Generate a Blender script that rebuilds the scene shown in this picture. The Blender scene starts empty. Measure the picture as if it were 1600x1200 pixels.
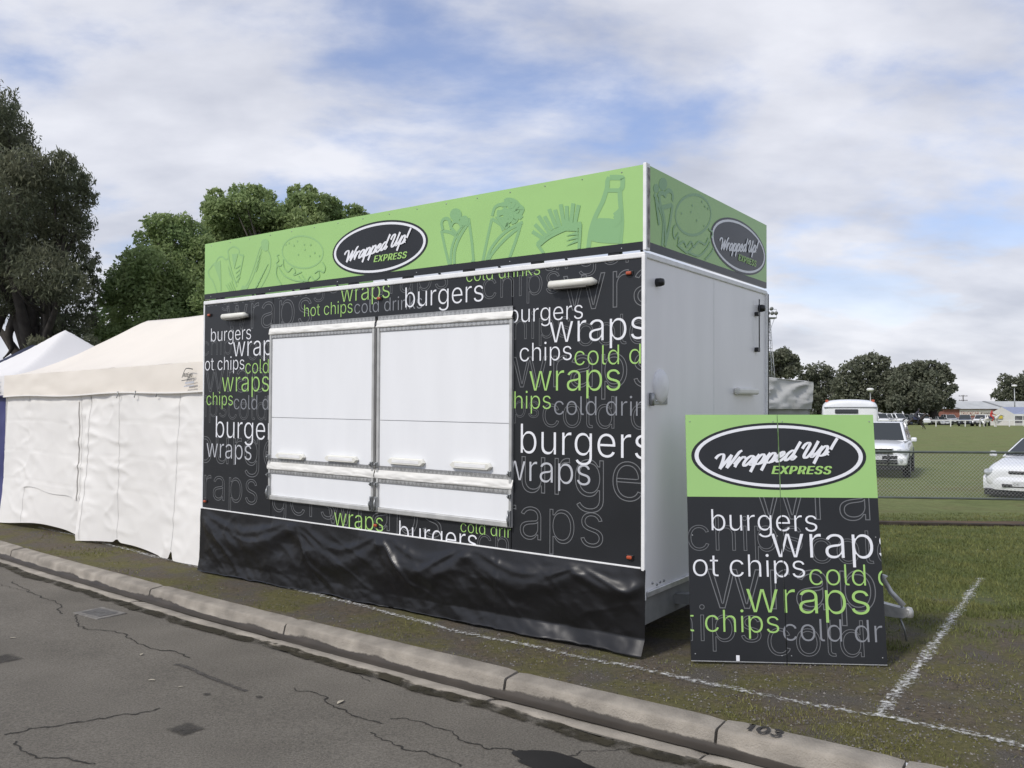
import bpy, bmesh, math, random, os
import numpy as np
from mathutils import Vector, Matrix, noise as mnoise

random.seed(7); rng = np.random.default_rng(7)
R = math.radians
SC = bpy.context.scene
COL = SC.collection

# ------------------------------------------------------------------ camera
F, CX, CY, HOR, HC = 1290.0, 800.0, 600.0, 645.0, 1.75
PITCH = math.atan((HOR - CY) / F)
cam_d = bpy.data.cameras.new('camera'); cam = bpy.data.objects.new('camera', cam_d); COL.objects.link(cam)
cam_d.sensor_width = 36.0; cam_d.lens = F / 1600 * 36; cam_d.clip_end = 3000; cam_d.clip_start = 0.05
cam.location = (0, 0, HC); cam.rotation_euler = (math.pi / 2 + PITCH, 0, 0)
SC.camera = cam

# ------------------------------------------------------------------ world, sun, exposure
SUN_AZ, SUN_EL = (-0.66, -0.62), R(44)          # horizontal direction towards the sun, its height
world = bpy.data.worlds.new('World'); SC.world = world; world.use_nodes = True
wn, wl = world.node_tree.nodes, world.node_tree.links
wn.clear()
w_out = wn.new('ShaderNodeOutputWorld'); w_bg = wn.new('ShaderNodeBackground'); w_bg.inputs[1].default_value = 0.15
sky = wn.new('ShaderNodeTexSky'); sky.sky_type = 'NISHITA'; sky.sun_disc = False
sky.sun_elevation = SUN_EL; sky.sun_rotation = math.atan2(SUN_AZ[0], SUN_AZ[1]); sky.air_density = 1.25; sky.dust_density = 0.25; sky.ozone_density = 3.0
tc = wn.new('ShaderNodeTexCoord'); sep = wn.new('ShaderNodeSeparateXYZ'); wl.new(tc.outputs['Generated'], sep.inputs[0])
def wmath(op, a, b=None, c=None):
    n = wn.new('ShaderNodeMath'); n.operation = op
    for i, v in enumerate((a, b, c)):
        if v is None: continue
        if isinstance(v, (int, float)): n.inputs[i].default_value = v
        else: wl.new(v, n.inputs[i])
    return n.outputs[0]
zc = wmath('ADD', wmath('MAXIMUM', sep.outputs[2], 0.0), 0.30)
cx_ = wmath('DIVIDE', sep.outputs[0], zc); cy_ = wmath('DIVIDE', sep.outputs[1], zc)
comb = wn.new('ShaderNodeCombineXYZ'); wl.new(cx_, comb.inputs[0]); wl.new(cy_, comb.inputs[1])
cmap = wn.new('ShaderNodeMapping'); cmap.inputs['Rotation'].default_value = (0, 0, R(-10)); cmap.inputs['Scale'].default_value = (0.72, 1.0, 1)
cmap.inputs['Location'].default_value = (6.0, 3.0, 0); wl.new(comb.outputs[0], cmap.inputs[0])
n1 = wn.new('ShaderNodeTexNoise'); n1.inputs['Scale'].default_value = 2.35; n1.inputs['Detail'].default_value = 9; n1.inputs['Roughness'].default_value = 0.56
n1.inputs['Distortion'].default_value = 0.15
wl.new(cmap.outputs[0], n1.inputs['Vector'])
cr_ = wn.new('ShaderNodeValToRGB'); cr_.color_ramp.interpolation = 'EASE'
cr_.color_ramp.elements[0].position = 0.35; cr_.color_ramp.elements[0].color = (0.16, 0.16, 0.16, 1)
cr_.color_ramp.elements[1].position = 0.57; cr_.color_ramp.elements[1].color = (1, 1, 1, 1)
wl.new(n1.outputs[0], cr_.inputs[0])
n2 = wn.new('ShaderNodeTexNoise'); n2.inputs['Scale'].default_value = 3.6; n2.inputs['Detail'].default_value = 7; wl.new(cmap.outputs[0], n2.inputs['Vector'])
cc = wn.new('ShaderNodeValToRGB')
cc.color_ramp.elements[0].position = 0.32; cc.color_ramp.elements[0].color = (3.55, 3.7, 4.25, 1)
cc.color_ramp.elements[1].position = 0.66; cc.color_ramp.elements[1].color = (5.7, 5.75, 6.1, 1)
wl.new(n2.outputs[0], cc.inputs[0])
hz = wmath('SUBTRACT', 1.0, wmath('MULTIPLY', wmath('MAXIMUM', sep.outputs[2], 0.0), 4.2)); hz = wmath('MAXIMUM', hz, 0.0)
hz = wmath('MULTIPLY', hz, 0.9)
cmask = wmath('MINIMUM', wmath('ADD', cr_.outputs[0], hz), 1.0); cmask = wmath('MULTIPLY', cmask, 0.93)
mx = wn.new('ShaderNodeMix'); mx.data_type = 'RGBA'
wl.new(cmask, mx.inputs['Factor']); tint = wn.new('ShaderNodeMix'); tint.data_type = 'RGBA'; tint.blend_type = 'MULTIPLY'; tint.inputs['Factor'].default_value = 1.0; tint.inputs['B'].default_value = (0.92, 0.86, 1.0, 1)
wl.new(sky.outputs[0], tint.inputs['A']); wl.new(tint.outputs['Result'], mx.inputs['A']); wl.new(cc.outputs[0], mx.inputs['B'])
wl.new(mx.outputs['Result'], w_bg.inputs[0]); wl.new(w_bg.outputs[0], w_out.inputs[0])

sun_d = bpy.data.lights.new('sun', 'SUN'); sun = bpy.data.objects.new('sun', sun_d); COL.objects.link(sun)
sun_d.energy = 2.5; sun_d.angle = R(9); sun_d.color = (1.0, 0.955, 0.89)
_sd = Vector((SUN_AZ[0], SUN_AZ[1], 0)).normalized() * math.cos(SUN_EL) + Vector((0, 0, math.sin(SUN_EL)))
sun.rotation_euler = _sd.to_track_quat('Z', 'Y').to_euler(); sun.location = (-20, -20, 30)
SC.view_settings.view_transform = 'Standard'; SC.view_settings.look = 'None'
SC.view_settings.exposure = 0.08; SC.view_settings.gamma = 1.0; SC.view_settings.use_curve_mapping = False

# ------------------------------------------------------------------ pixels to places
_fw = Vector((0, math.cos(PITCH), math.sin(PITCH))); _up = Vector((0, -math.sin(PITCH), math.cos(PITCH))); _C = Vector((0, 0, HC))
def ray(px, py): return (Vector((1, 0, 0)) * ((px - CX) / F) + _up * ((CY - py) / F) + _fw)
def on_z(px, py, z=0.0):
    r = ray(px, py); return _C + r * ((z - HC) / r.z)
def at_y(px, py, Y):
    r = ray(px, py); return _C + r * (Y / r.y)
def sstep(a, b, x):
    t = min(1, max(0, (x - a) / (b - a))); return t * t * (3 - 2 * t)
def zg(x, y): return -0.30 * sstep(9.0, 17.0, y - 0.10 * x + 0.0) if x > -1 else -0.30 * sstep(16.0, 26.0, y)

# ------------------------------------------------------------------ materials
MATS = {}
def mat(name, col, rough=0.6, var=0.0, vscale=8.0, bump=0.0, bscale=40.0, metal=0.0, spec=0.5, col2=None, island=0.0, trans=0.0, detail=6.0, coords='Object', stretch=None, coat=0.0):
    if name in MATS: return MATS[name]
    m = bpy.data.materials.new(name); m.use_nodes = True
    nt = m.node_tree; N, L = nt.nodes, nt.links
    b = N['Principled BSDF']
    b.inputs['Base Color'].default_value = (*col, 1); b.inputs['Roughness'].default_value = rough
    b.inputs['Metallic'].default_value = metal; b.inputs['Specular IOR Level'].default_value = spec
    if coat: b.inputs['Coat Weight'].default_value = coat; b.inputs['Coat Roughness'].default_value = 0.08
    t = N.new('ShaderNodeTexCoord'); vec = t.outputs[coords]
    if stretch:
        mp = N.new('ShaderNodeMapping'); mp.inputs['Scale'].default_value = stretch; L.new(vec, mp.inputs[0]); vec = mp.outputs[0]
    src = None
    if var > 0 or col2:
        n = N.new('ShaderNodeTexNoise'); n.inputs['Scale'].default_value = vscale; n.inputs['Detail'].default_value = detail
        L.new(vec, n.inputs['Vector'])
        rp = N.new('ShaderNodeValToRGB'); rp.color_ramp.elements[0].position = 0.33; rp.color_ramp.elements[1].position = 0.67
        c2 = col2 or tuple(min(1, c * (1 + var)) for c in col); c1 = col if col2 else tuple(c * (1 - var) for c in col)
        rp.color_ramp.elements[0].color = (*c1, 1); rp.color_ramp.elements[1].color = (*c2, 1)
        L.new(n.outputs[0], rp.inputs[0]); src = rp.outputs[0]; L.new(src, b.inputs['Base Color'])
    if island > 0:
        g = N.new('ShaderNodeNewGeometry'); h = N.new('ShaderNodeHueSaturation')
        mm = N.new('ShaderNodeMapRange'); mm.inputs['To Min'].default_value = 1 - island; mm.inputs['To Max'].default_value = 1 + island
        L.new(g.outputs['Random Per Island'], mm.inputs['Value']); L.new(mm.outputs[0], h.inputs['Value'])
        if src: L.new(src, h.inputs['Color'])
        else: h.inputs['Color'].default_value = (*col, 1)
        src = h.outputs[0]; L.new(src, b.inputs['Base Color'])
    if bump > 0:
        n = N.new('ShaderNodeTexNoise'); n.inputs['Scale'].default_value = bscale; n.inputs['Detail'].default_value = 6; L.new(vec, n.inputs['Vector'])
        bp = N.new('ShaderNodeBump'); bp.inputs['Strength'].default_value = bump; bp.inputs['Distance'].default_value = 0.02
        L.new(n.outputs[0], bp.inputs['Height']); L.new(bp.outputs[0], b.inputs['Normal'])
    if trans > 0:
        tr = N.new('ShaderNodeBsdfTranslucent'); ms = N.new('ShaderNodeMixShader'); ms.inputs[0].default_value = trans
        if src: L.new(src, tr.inputs[0])
        else: tr.inputs[0].default_value = (*col, 1)
        L.new(b.outputs[0], ms.inputs[1]); L.new(tr.outputs[0], ms.inputs[2]); L.new(ms.outputs[0], N['Material Output'].inputs[0])
    MATS[name] = m
    return m
def ragged(name, col, rough, scale, lo, hi, var=0.25, spec=0.3):
    """paint or dirt with a ragged, broken-up edge (real gaps show the ground beneath)"""
    if name in MATS: return MATS[name]
    m = mat(name, col, rough, var=var, vscale=scale * 0.7, spec=spec)
    nt = m.node_tree; N, L = nt.nodes, nt.links
    b = N['Principled BSDF']; t = N.new('ShaderNodeTexCoord')
    n = N.new('ShaderNodeTexNoise'); n.inputs['Scale'].default_value = scale; n.inputs['Detail'].default_value = 8; n.inputs['Roughness'].default_value = 0.7
    L.new(t.outputs['Object'], n.inputs['Vector'])
    at = N.new('ShaderNodeAttribute'); at.attribute_name = 'cover'
    ad = N.new('ShaderNodeMath'); ad.operation = 'ADD'; L.new(n.outputs[0], ad.inputs[0]); L.new(at.outputs['Fac'], ad.inputs[1])
    r = N.new('ShaderNodeMapRange'); r.inputs['From Min'].default_value = lo; r.inputs['From Max'].default_value = hi; L.new(ad.outputs[0], r.inputs['Value'])
    L.new(r.outputs[0], b.inputs['Alpha'])
    return m

M_DARK = mat('charcoal_vinyl', (0.0195, 0.021, 0.0235), 0.34, var=0.14, vscale=1.5, spec=0.38, bump=.02, bscale=1.4)
M_GREEN = mat('lime_vinyl', (0.340, 0.570, 0.195), 0.36, var=0.03, vscale=2)
M_ICON = mat('sage_print', (0.235, 0.44, 0.20), 0.36)
M_ICON2 = mat('faint_sage_print', (0.285, 0.50, 0.20), 0.36)
M_WHITEP = mat('white_print', (0.80, 0.81, 0.84), 0.4)
M_LIMEP = mat('lime_print', (0.36, 0.60, 0.17), 0.4)
M_GREYP = mat('grey_print', (0.24, 0.25, 0.27), 0.4)
M_LGREYP = mat('pale_grey_print', (0.50, 0.51, 0.54), 0.4)
M_OUTL = mat('outline_print', (0.155, 0.16, 0.165), 0.4)
M_SKIRT = mat('black_pvc', (0.008, 0.008, 0.009), 0.34, var=0.2, vscale=3, bump=0.07, bscale=7, spec=0.45)
M_PANELW = mat('white_composite_panel', (0.80, 0.81, 0.82), 0.33, var=0.018, vscale=2.0, stretch=(2.5, 1, .5))
M_ENDW = mat('grey_white_end_panel', (0.83, 0.82, 0.81), 0.30, var=0.035, vscale=1.4, stretch=(1, 2, .6))
M_ALU = mat('aluminium', (0.62, 0.62, 0.62), 0.35, var=0.15, vscale=12, metal=0.7)
M_WTRIM = mat('white_trim', (0.80, 0.80, 0.79), 0.4, var=0.06, vscale=10)
M_CANVAS = mat('cream_canvas', (0.74, 0.73, 0.69), 0.6, var=0.06, vscale=6, bump=0.15, bscale=30)
M_FIX = mat('ivory_plastic', (0.74, 0.73, 0.66), 0.35, var=0.05, vscale=9)
M_BLACKPL = mat('black_plastic', (0.012, 0.012, 0.013), 0.4)
M_RUBBER = mat('rubber', (0.014, 0.014, 0.014), 0.8, var=0.3, vscale=20)
M_STEEL = mat('galvanised_steel', (0.33, 0.34, 0.34), 0.42, var=0.22, vscale=14, metal=0.75)
M_GALVP = mat('grey_painted_steel', (0.22, 0.225, 0.22), 0.5, var=0.15, vscale=6)
M_AMBER = mat('amber_lens', (0.42, 0.075, 0.025), 0.2, coat=0.6)
M_GLASS = mat('dark_glass', (0.022, 0.028, 0.032), 0.06, spec=0.7)
M_CARW = mat('white_car_paint', (0.78, 0.79, 0.80), 0.25, var=0.02, vscale=3, coat=0.7)
M_CARTRIM = mat('dark_trim', (0.02, 0.02, 0.022), 0.5)
M_CHROME = mat('chrome', (0.7, 0.7, 0.7), 0.15, metal=1.0)
M_LENS = mat('headlight_glass', (0.45, 0.47, 0.48), 0.08, var=0.25, vscale=18, spec=0.8, coat=1.0)
M_PLATE = mat('plate_white', (0.62, 0.63, 0.64), 0.4)
M_CREAMT = mat('cream_tent_fabric', (0.86, 0.80, 0.71), 0.7, var=0.025, vscale=1.2, bump=0.05, bscale=120, trans=0.16)
M_WHITET = mat('white_tent_fabric', (0.87, 0.85, 0.81), 0.66, var=0.03, vscale=1.5, bump=0.05, bscale=90, trans=0.12)
M_NAVYT = mat('navy_tent_fabric', (0.045, 0.048, 0.15), 0.6, var=0.12, vscale=3)
M_DNAVY = mat('dark_navy_fabric', (0.022, 0.028, 0.06), 0.6, var=0.12, vscale=3)
M_CONC = mat('kerb_concrete', (0.285, 0.255, 0.212), 0.85, var=0.26, vscale=5, bump=0.5, bscale=90, detail=12)
M_BARK = mat('bark', (0.13, 0.115, 0.095), 0.9, var=0.35, vscale=5, bump=0.6, bscale=12)
M_BARKD = mat('dark_bark', (0.05, 0.043, 0.036), 0.9, var=0.3, vscale=5, bump=0.6, bscale=12)
M_INK = mat('print_ink', (0.09, 0.09, 0.085), 0.6)
def zigzag(name):
    m = mat(name, (0.50, 0.50, 0.49), 0.38, var=0.15, vscale=25, metal=0.55)
    nt = m.node_tree; N, L = nt.nodes, nt.links
    t = N.new('ShaderNodeTexCoord'); mp = N.new('ShaderNodeMapping'); mp.inputs['Rotation'].default_value = (0, R(45), 0); L.new(t.outputs['Object'], mp.inputs[0])
    ck = N.new('ShaderNodeTexChecker'); ck.inputs['Scale'].default_value = 30; L.new(mp.outputs[0], ck.inputs[0])
    bp = N.new('ShaderNodeBump'); bp.inputs['Strength'].default_value = 0.9; bp.inputs['Distance'].default_value = 0.006
    mixn = N.new('ShaderNodeMix'); mixn.data_type = 'RGBA'; mixn.blend_type = 'MULTIPLY'; mixn.inputs['Factor'].default_value = 0.45
    old = N['Principled BSDF'].inputs['Base Color'].links[0].from_socket
    L.new(old, mixn.inputs['A']); L.new(ck.outputs[0], mixn.inputs['B']); L.new(mixn.outputs['Result'], N['Principled BSDF'].inputs['Base Color'])
    ck.inputs[1].default_value = (1, 1, 1, 1); ck.inputs[2].default_value = (0.35, 0.35, 0.35, 1)
    L.new(ck.outputs['Fac'], bp.inputs['Height']); L.new(bp.outputs[0], N['Principled BSDF'].inputs['Normal'])
    return m
M_TREAD = zigzag('tread_plate')

# ------------------------------------------------------------------ mesh helpers
def link(name, me, parent=None):
    o = bpy.data.objects.new(name, me); COL.objects.link(o)
    if parent: o.parent = parent
    return o
def empty(name, loc=(0, 0, 0), rz=0.0, mw=None):
    o = bpy.data.objects.new(name, None); COL.objects.link(o); o.empty_display_size = 0.2
    if mw is not None: o.matrix_world = mw
    else: o.location = loc; o.rotation_euler = (0, 0, rz)
    return o
def tag(o, label, cat, group=None):
    o['label'] = label; o['category'] = cat
    if group: o['group'] = group
    return o
def struct(o): o['kind'] = 'structure'; return o
def copy_tree(o, parent=None):
    c = o.copy(); COL.objects.link(c); c.parent = parent
    for ch in o.children: copy_tree(ch, c)
    return c
class MB:
    def __init__(s): s.v = []; s.f = []; s.mi = []; s.sm = []
    def add(s, vs, fs, mi=0, sm=False):
        b = len(s.v); s.v += [tuple(v) for v in vs]
        for f in fs: s.f.append(tuple(b + i for i in f)); s.mi.append(mi); s.sm.append(sm)
        return s
    def box(s, x0, x1, y0, y1, z0, z1, mi=0, M=None):
        vs = [(x, y, z) for z in (z0, z1) for y in (y0, y1) for x in (x0, x1)]
        if M is not None: vs = [M @ Vector(v) for v in vs]
        return s.add(vs, [(0, 2, 3, 1), (4, 5, 7, 6), (0, 1, 5, 4), (2, 6, 7, 3), (0, 4, 6, 2), (1, 3, 7, 5)], mi)
    def rbox(s, x0, x1, y0, y1, z0, z1, r=0.01, mi=0, M=None):
        """box with chamfered edges"""
        bm = bmesh.new(); bmesh.ops.create_cube(bm, size=1)
        for v in bm.verts: v.co = ((x0 + x1) / 2 + v.co.x * (x1 - x0), (y0 + y1) / 2 + v.co.y * (y1 - y0), (z0 + z1) / 2 + v.co.z * (z1 - z0))
        r = min(r, .45 * min(abs(x1 - x0), abs(y1 - y0), abs(z1 - z0)))
        bmesh.ops.bevel(bm, geom=bm.edges[:], offset=r, segments=2, affect='EDGES', profile=0.5)
        bm.verts.index_update()
        vs = [(M @ v.co) if M is not None else v.co.copy() for v in bm.verts]
        s.add(vs, [[v.index for v in f.verts] for f in bm.faces], mi); bm.free(); return s
    def tube(s, pts, rad, n=8, mi=0, sm=True, caps=True):
        pts = [Vector(p) for p in pts]; k = len(pts)
        rs = rad if isinstance(rad, (list, tuple)) else [rad] * k
        vs = []; fs = []; a = None
        for i, p in enumerate(pts):
            d = (pts[min(i + 1, k - 1)] - pts[max(i - 1, 0)]).normalized()
            if a is None: a = d.orthogonal().normalized()
            else:
                a = a - d * a.dot(d); a = a.normalized() if a.length > 1e-6 else d.orthogonal().normalized()
            b = d.cross(a)
            for j in range(n):
                t = 2 * math.pi * j / n; vs.append(p + (a * math.cos(t) + b * math.sin(t)) * rs[i])
        for i in range(k - 1):
            for j in range(n):
                fs.append((i * n + j, i * n + (j + 1) % n, (i + 1) * n + (j + 1) % n, (i + 1) * n + j))
        s.add(vs, fs, mi, sm)
        if caps:
            b = len(s.v) - len(vs)
            s.f += [tuple(b + j for j in reversed(range(n))), tuple(b + (k - 1) * n + j for j in range(n))]; s.mi += [mi, mi]; s.sm += [False, False]
        return s
    def lathe(s, prof, M=None, n=24, mi=0, sm=True):
        """prof: (r, h) pairs turned about local Z"""
        vs = []; fs = []; k = len(prof)
        for r, h in prof:
            for j in range(n):
                t = 2 * math.pi * j / n; v = Vector((r * math.cos(t), r * math.sin(t), h)); vs.append(M @ v if M is not None else v)
        for i in range(k - 1):
            for j in range(n): fs.append((i * n + j, i * n + (j + 1) % n, (i + 1) * n + (j + 1) % n, (i + 1) * n + j))
        return s.add(vs, fs, mi, sm)
    def grid(s, fn, nu, nv, mi=0, sm=True):
        vs = [fn(i / nu, j / nv) for j in range(nv + 1) for i in range(nu + 1)]
        fs = [(j * (nu + 1) + i, j * (nu + 1) + i + 1, (j + 1) * (nu + 1) + i + 1, (j + 1) * (nu + 1) + i) for j in range(nv) for i in range(nu)]
        return s.add(vs, fs, mi, sm)
    def prism(s, poly, y0, y1, mi=0, M=None):
        """poly in (x, z), extruded along y"""
        n = len(poly); vs = [Vector((x, y0, z)) for x, z in poly] + [Vector((x, y1, z)) for x, z in poly]
        if M is not None: vs = [M @ v for v in vs]
        fs = [tuple(range(n)), tuple(reversed(range(n, 2 * n)))] + [(i, i + n, (i + 1) % n + n, (i + 1) % n) for i in range(n)]
        return s.add(vs, fs, mi)
    def build(s, name, mats, parent=None):
        me = bpy.data.meshes.new(name); me.from_pydata(s.v, [], s.f)
        for m in (mats if isinstance(mats, (list, tuple)) else [mats]): me.materials.append(m)
        me.polygons.foreach_set('material_index', s.mi); me.polygons.foreach_set('use_smooth', s.sm); me.update()
        return link(name, me, parent)
def np_mesh(name, V, Fq, m, parent=None, smooth=False):
    """V (n,3), Fq (k,3|4) numpy arrays"""
    me = bpy.data.meshes.new(name); k, c = Fq.shape
    me.vertices.add(len(V)); me.vertices.foreach_set('co', V.astype(np.float32).ravel())
    me.loops.add(k * c); me.loops.foreach_set('vertex_index', Fq.astype(np.int32).ravel())
    me.polygons.add(k); me.polygons.foreach_set('loop_start', np.arange(0, k * c, c, dtype=np.int32)); me.polygons.foreach_set('loop_total', np.full(k, c, dtype=np.int32))
    if smooth: me.polygons.foreach_set('use_smooth', np.ones(k, dtype=bool))
    me.materials.append(m); me.update(calc_edges=True); me.validate()
    return link(name, me, parent)
def fbm(x, y, z=0.0, o=4): return mnoise.fractal(Vector((x, y, z)), 0.8, 2.0, o)
def crom(pts, n=8, closed=False):
    P = [np.array(p, float) for p in pts]; out = []; k = len(P)
    for i in range(k if closed else k - 1):
        p0, p1, p2, p3 = (P[(i - 1) % k], P[i], P[(i + 1) % k], P[(i + 2) % k]) if closed else (P[max(i - 1, 0)], P[i], P[i + 1], P[min(i + 2, k - 1)])
        for j in range(n):
            t = j / n; out.append(0.5 * ((2 * p1) + (-p0 + p2) * t + (2 * p0 - 5 * p1 + 4 * p2 - p3) * t * t + (-p0 + 3 * p1 - 3 * p2 + p3) * t ** 3))
    if not closed: out.append(P[-1])
    return out

# ------------------------------------------------------------------ flat print: words, ribbons, filled shapes
try: FONT = bpy.data.fonts.load(os.path.join(bpy.utils.system_resource('DATAFILES'), 'fonts', 'Inter.woff2'))
except Exception: FONT = None
_tcache = {}
def glyphs(text, style):
    """style: 'fill', 'line' or 'bold'; size-1 mesh as (verts2d, faces)"""
    key = (text, style)
    if key in _tcache: return _tcache[key]
    c = bpy.data.curves.new('word', 'FONT'); c.body = text; c.size = 1.0; c.resolution_u = 5
    if FONT: c.font = FONT
    c.offset = {'fill': -0.0085, 'line': -0.0095, 'bold': 0.004, 'plain': 0.0, 'stencil': 0.022}[style]
    if style == 'line': c.fill_mode = 'NONE'; c.bevel_depth = 0.0046; c.bevel_resolution = 0; c.resolution_u = 3
    if style == 'bold': c.shear = 0.28; c.space_character = 1.10
    o = bpy.data.objects.new('word', c); COL.objects.link(o)
    me = bpy.data.meshes.new_from_object(o.evaluated_get(bpy.context.evaluated_depsgraph_get()))
    vs = [tuple(v.co) for v in me.vertices]; fs = [tuple(p.vertices) for p in me.polygons]
    bpy.data.objects.remove(o); bpy.data.curves.remove(c); bpy.data.meshes.remove(me)
    if style == 'bold':
        n = len(vs); vs = [(x + dx, y, k * .003) for k, dx in enumerate((-.036, -.018, 0, .018, .036)) for x, y, z in vs]; fs = [tuple(i + n * k for i in f) for k in range(5) for f in fs]
    _tcache[key] = (vs, fs); return _tcache[key]
def gx(text, style):
    vs, _ = glyphs(text, style); xs = [v[0] for v in vs]; return min(xs), max(xs)
def decal(name, vs, fs, place, h, m, parent, clip=None):
    """vs: (u, v[, lift]) on a face; clip = (u0, u1, v0, v1)"""
    bm = bmesh.new()
    bv = [bm.verts.new((v[0], v[1], v[2] if len(v) > 2 else 0)) for v in vs]
    for f in fs:
        try: bm.faces.new([bv[i] for i in f])
        except ValueError: pass
    if clip:
        for co, no in (((clip[0], 0, 0), (-1, 0, 0)), ((clip[1], 0, 0), (1, 0, 0)), ((0, clip[2], 0), (0, -1, 0)), ((0, clip[3], 0), (0, 1, 0))):
            bmesh.ops.bisect_plane(bm, geom=bm.verts[:] + bm.edges[:] + bm.faces[:], dist=1e-6, plane_co=co, plane_no=no, clear_outer=True)
    if not bm.faces: bm.free(); return None
    for v in bm.verts: v.co = place(v.co.x, v.co.y, h + v.co.z)
    bmesh.ops.recalc_face_normals(bm, faces=bm.faces[:])
    me = bpy.data.meshes.new(name); bm.to_mesh(me); bm.free(); me.materials.append(m)
    return link(name, me, parent)
def word(text, anchor, pxl, pxr, py, inv, place, style, h, m, targets, vs_=1.0):
    """text whose letters `anchor` run from pixel pxl to pxr on a baseline starting at (pxl, py); targets: [(parent, clip)]"""
    i = text.index(anchor); pre = text[:i]
    a0, a1 = gx(anchor, style)
    xa1 = gx(pre + anchor, style)[1]; xa0 = xa1 - (a1 - a0)
    u0, v0 = inv(pxl, py); u1, _ = inv(pxr, py)
    s = (u1 - u0) / (a1 - a0)
    gv, gf = glyphs(text, style)
    vs = [(u0 + (x - xa0) * s, v0 + y * s * vs_, z * 0.12 * s) for x, y, z in gv]
    for parent, clip in targets: decal('lettering', vs, gf, place, h, m, parent, clip)
def ribbon(pts, w, lift=0.0):
    """2-D ribbon; w number or function of (direction, t)"""
    P = [np.array(p, float) for p in pts]; k = len(P); vs = []; fs = []
    for i in range(k):
        d = P[min(i + 1, k - 1)] - P[max(i - 1, 0)]; l = np.hypot(*d); d = d / (l if l > 1e-9 else 1)
        n = np.array((-d[1], d[0])); ww = (w(d, i / (k - 1)) if callable(w) else w) / 2
        vs += [(*(P[i] + n * ww), lift), (*(P[i] - n * ww), lift)]
        if i: fs.append((2 * i - 2, 2 * i - 1, 2 * i + 1, 2 * i))
    return vs, fs
class Print:
    """collects ribbons and filled shapes of one drawing"""
    def __init__(s): s.v = []; s.f = []; s.k = 0
    def put(s, vs, fs):
        b = len(s.v); s.v += vs; s.f += [tuple(b + i for i in f) for f in fs]; s.k += 1; return s
    def line(s, pts, w, smooth=True, closed=False):
        q = crom(pts, 6, closed) if smooth else pts
        if closed: q = q + [q[0]]
        return s.put(*ribbon(q, w, s.k * 0.00025))
    def fill(s, poly): return s.put([(p[0], p[1], s.k * 0.00025) for p in poly], [tuple(range(len(poly)))])
    def disc(s, c, rx, ry, n=28): return s.fill([(c[0] + rx * math.cos(2 * math.pi * i / n), c[1] + ry * math.sin(2 * math.pi * i / n)) for i in range(n)])
    def done(s, name, place, h, m, parent, clip=None): return decal(name, s.v, s.f, place, h, m, parent, clip)
# brush script for the logo, x-height 1
SCRIPT = {
 'W': (1.75, [[(-.45, 1.2), (-.32, 1.5), (-.02, 1.62), (.22, 1.45), (.36, .9), (.42, .02)], [(.42, .02), (.72, .75), (.98, 1.4)], [(.98, 1.4), (1.0, .7), (1.06, .02)], [(1.06, .02), (1.35, .75), (1.6, 1.55), (1.82, 1.72)]]),
 'r': (.72, [[(-.14, .3), (.06, .78), (.16, 1.04)], [(.16, 1.04), (.10, .5), (.05, .0)], [(.09, .35), (.26, .80), (.46, 1.0), (.62, .92), (.62, .80)]]),
 'a': (.98, [[(.72, .85), (.48, 1.0), (.16, .72), (.06, .28), (.2, .0), (.46, .16), (.72, .62)], [(.76, .98), (.68, .35), (.76, .02), (.92, .1), (1.04, .38)]]),
 'p': (1.0, [[(-.08, .3), (.14, .85), (.22, 1.05)], [(.22, 1.05), (.16, .3), (.08, -.75)], [(.17, .5), (.36, .9), (.6, 1.0), (.78, .72), (.7, .25), (.48, .0), (.26, .1)], [(.48, .0), (.78, .08), (1.02, .4)]]),
 'e': (.82, [[(.04, .38), (.36, .5), (.56, .76), (.42, 1.0), (.16, .78), (.07, .3), (.24, .0), (.52, .06), (.82, .42)]]),
 'd': (1.02, [[(.7, .85), (.46, 1.0), (.15, .72), (.06, .28), (.2, .0), (.46, .16), (.7, .62)], [(.86, 1.85), (.7, .6), (.74, .04), (.9, .08), (1.04, .36)]]),
 'U': (1.45, [[(-.2, 1.05), (-.1, 1.45), (.16, 1.62), (.36, 1.42), (.3, .8), (.26, .3), (.42, .0), (.68, .12), (.92, .7), (1.04, 1.66)], [(1.04, 1.66), (.94, .6), (1.0, .04), (1.16, .06), (1.32, .36)]]),
 '!': (.5, [[(.30, 1.7), (.2, 1.2), (.12, .55)]]), ' ': (.5, [])}
def script_text(text, shear=0.42):
    out = []; x = 0
    for ch in text:
        adv, strokes = SCRIPT[ch]
        for st in strokes: out.append([(px + x + py * shear, py) for px, py in st])
        if ch == '!': out.append([(x + .02, .0), (x + .06, .12)])
        x += adv
    return out, x
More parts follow.
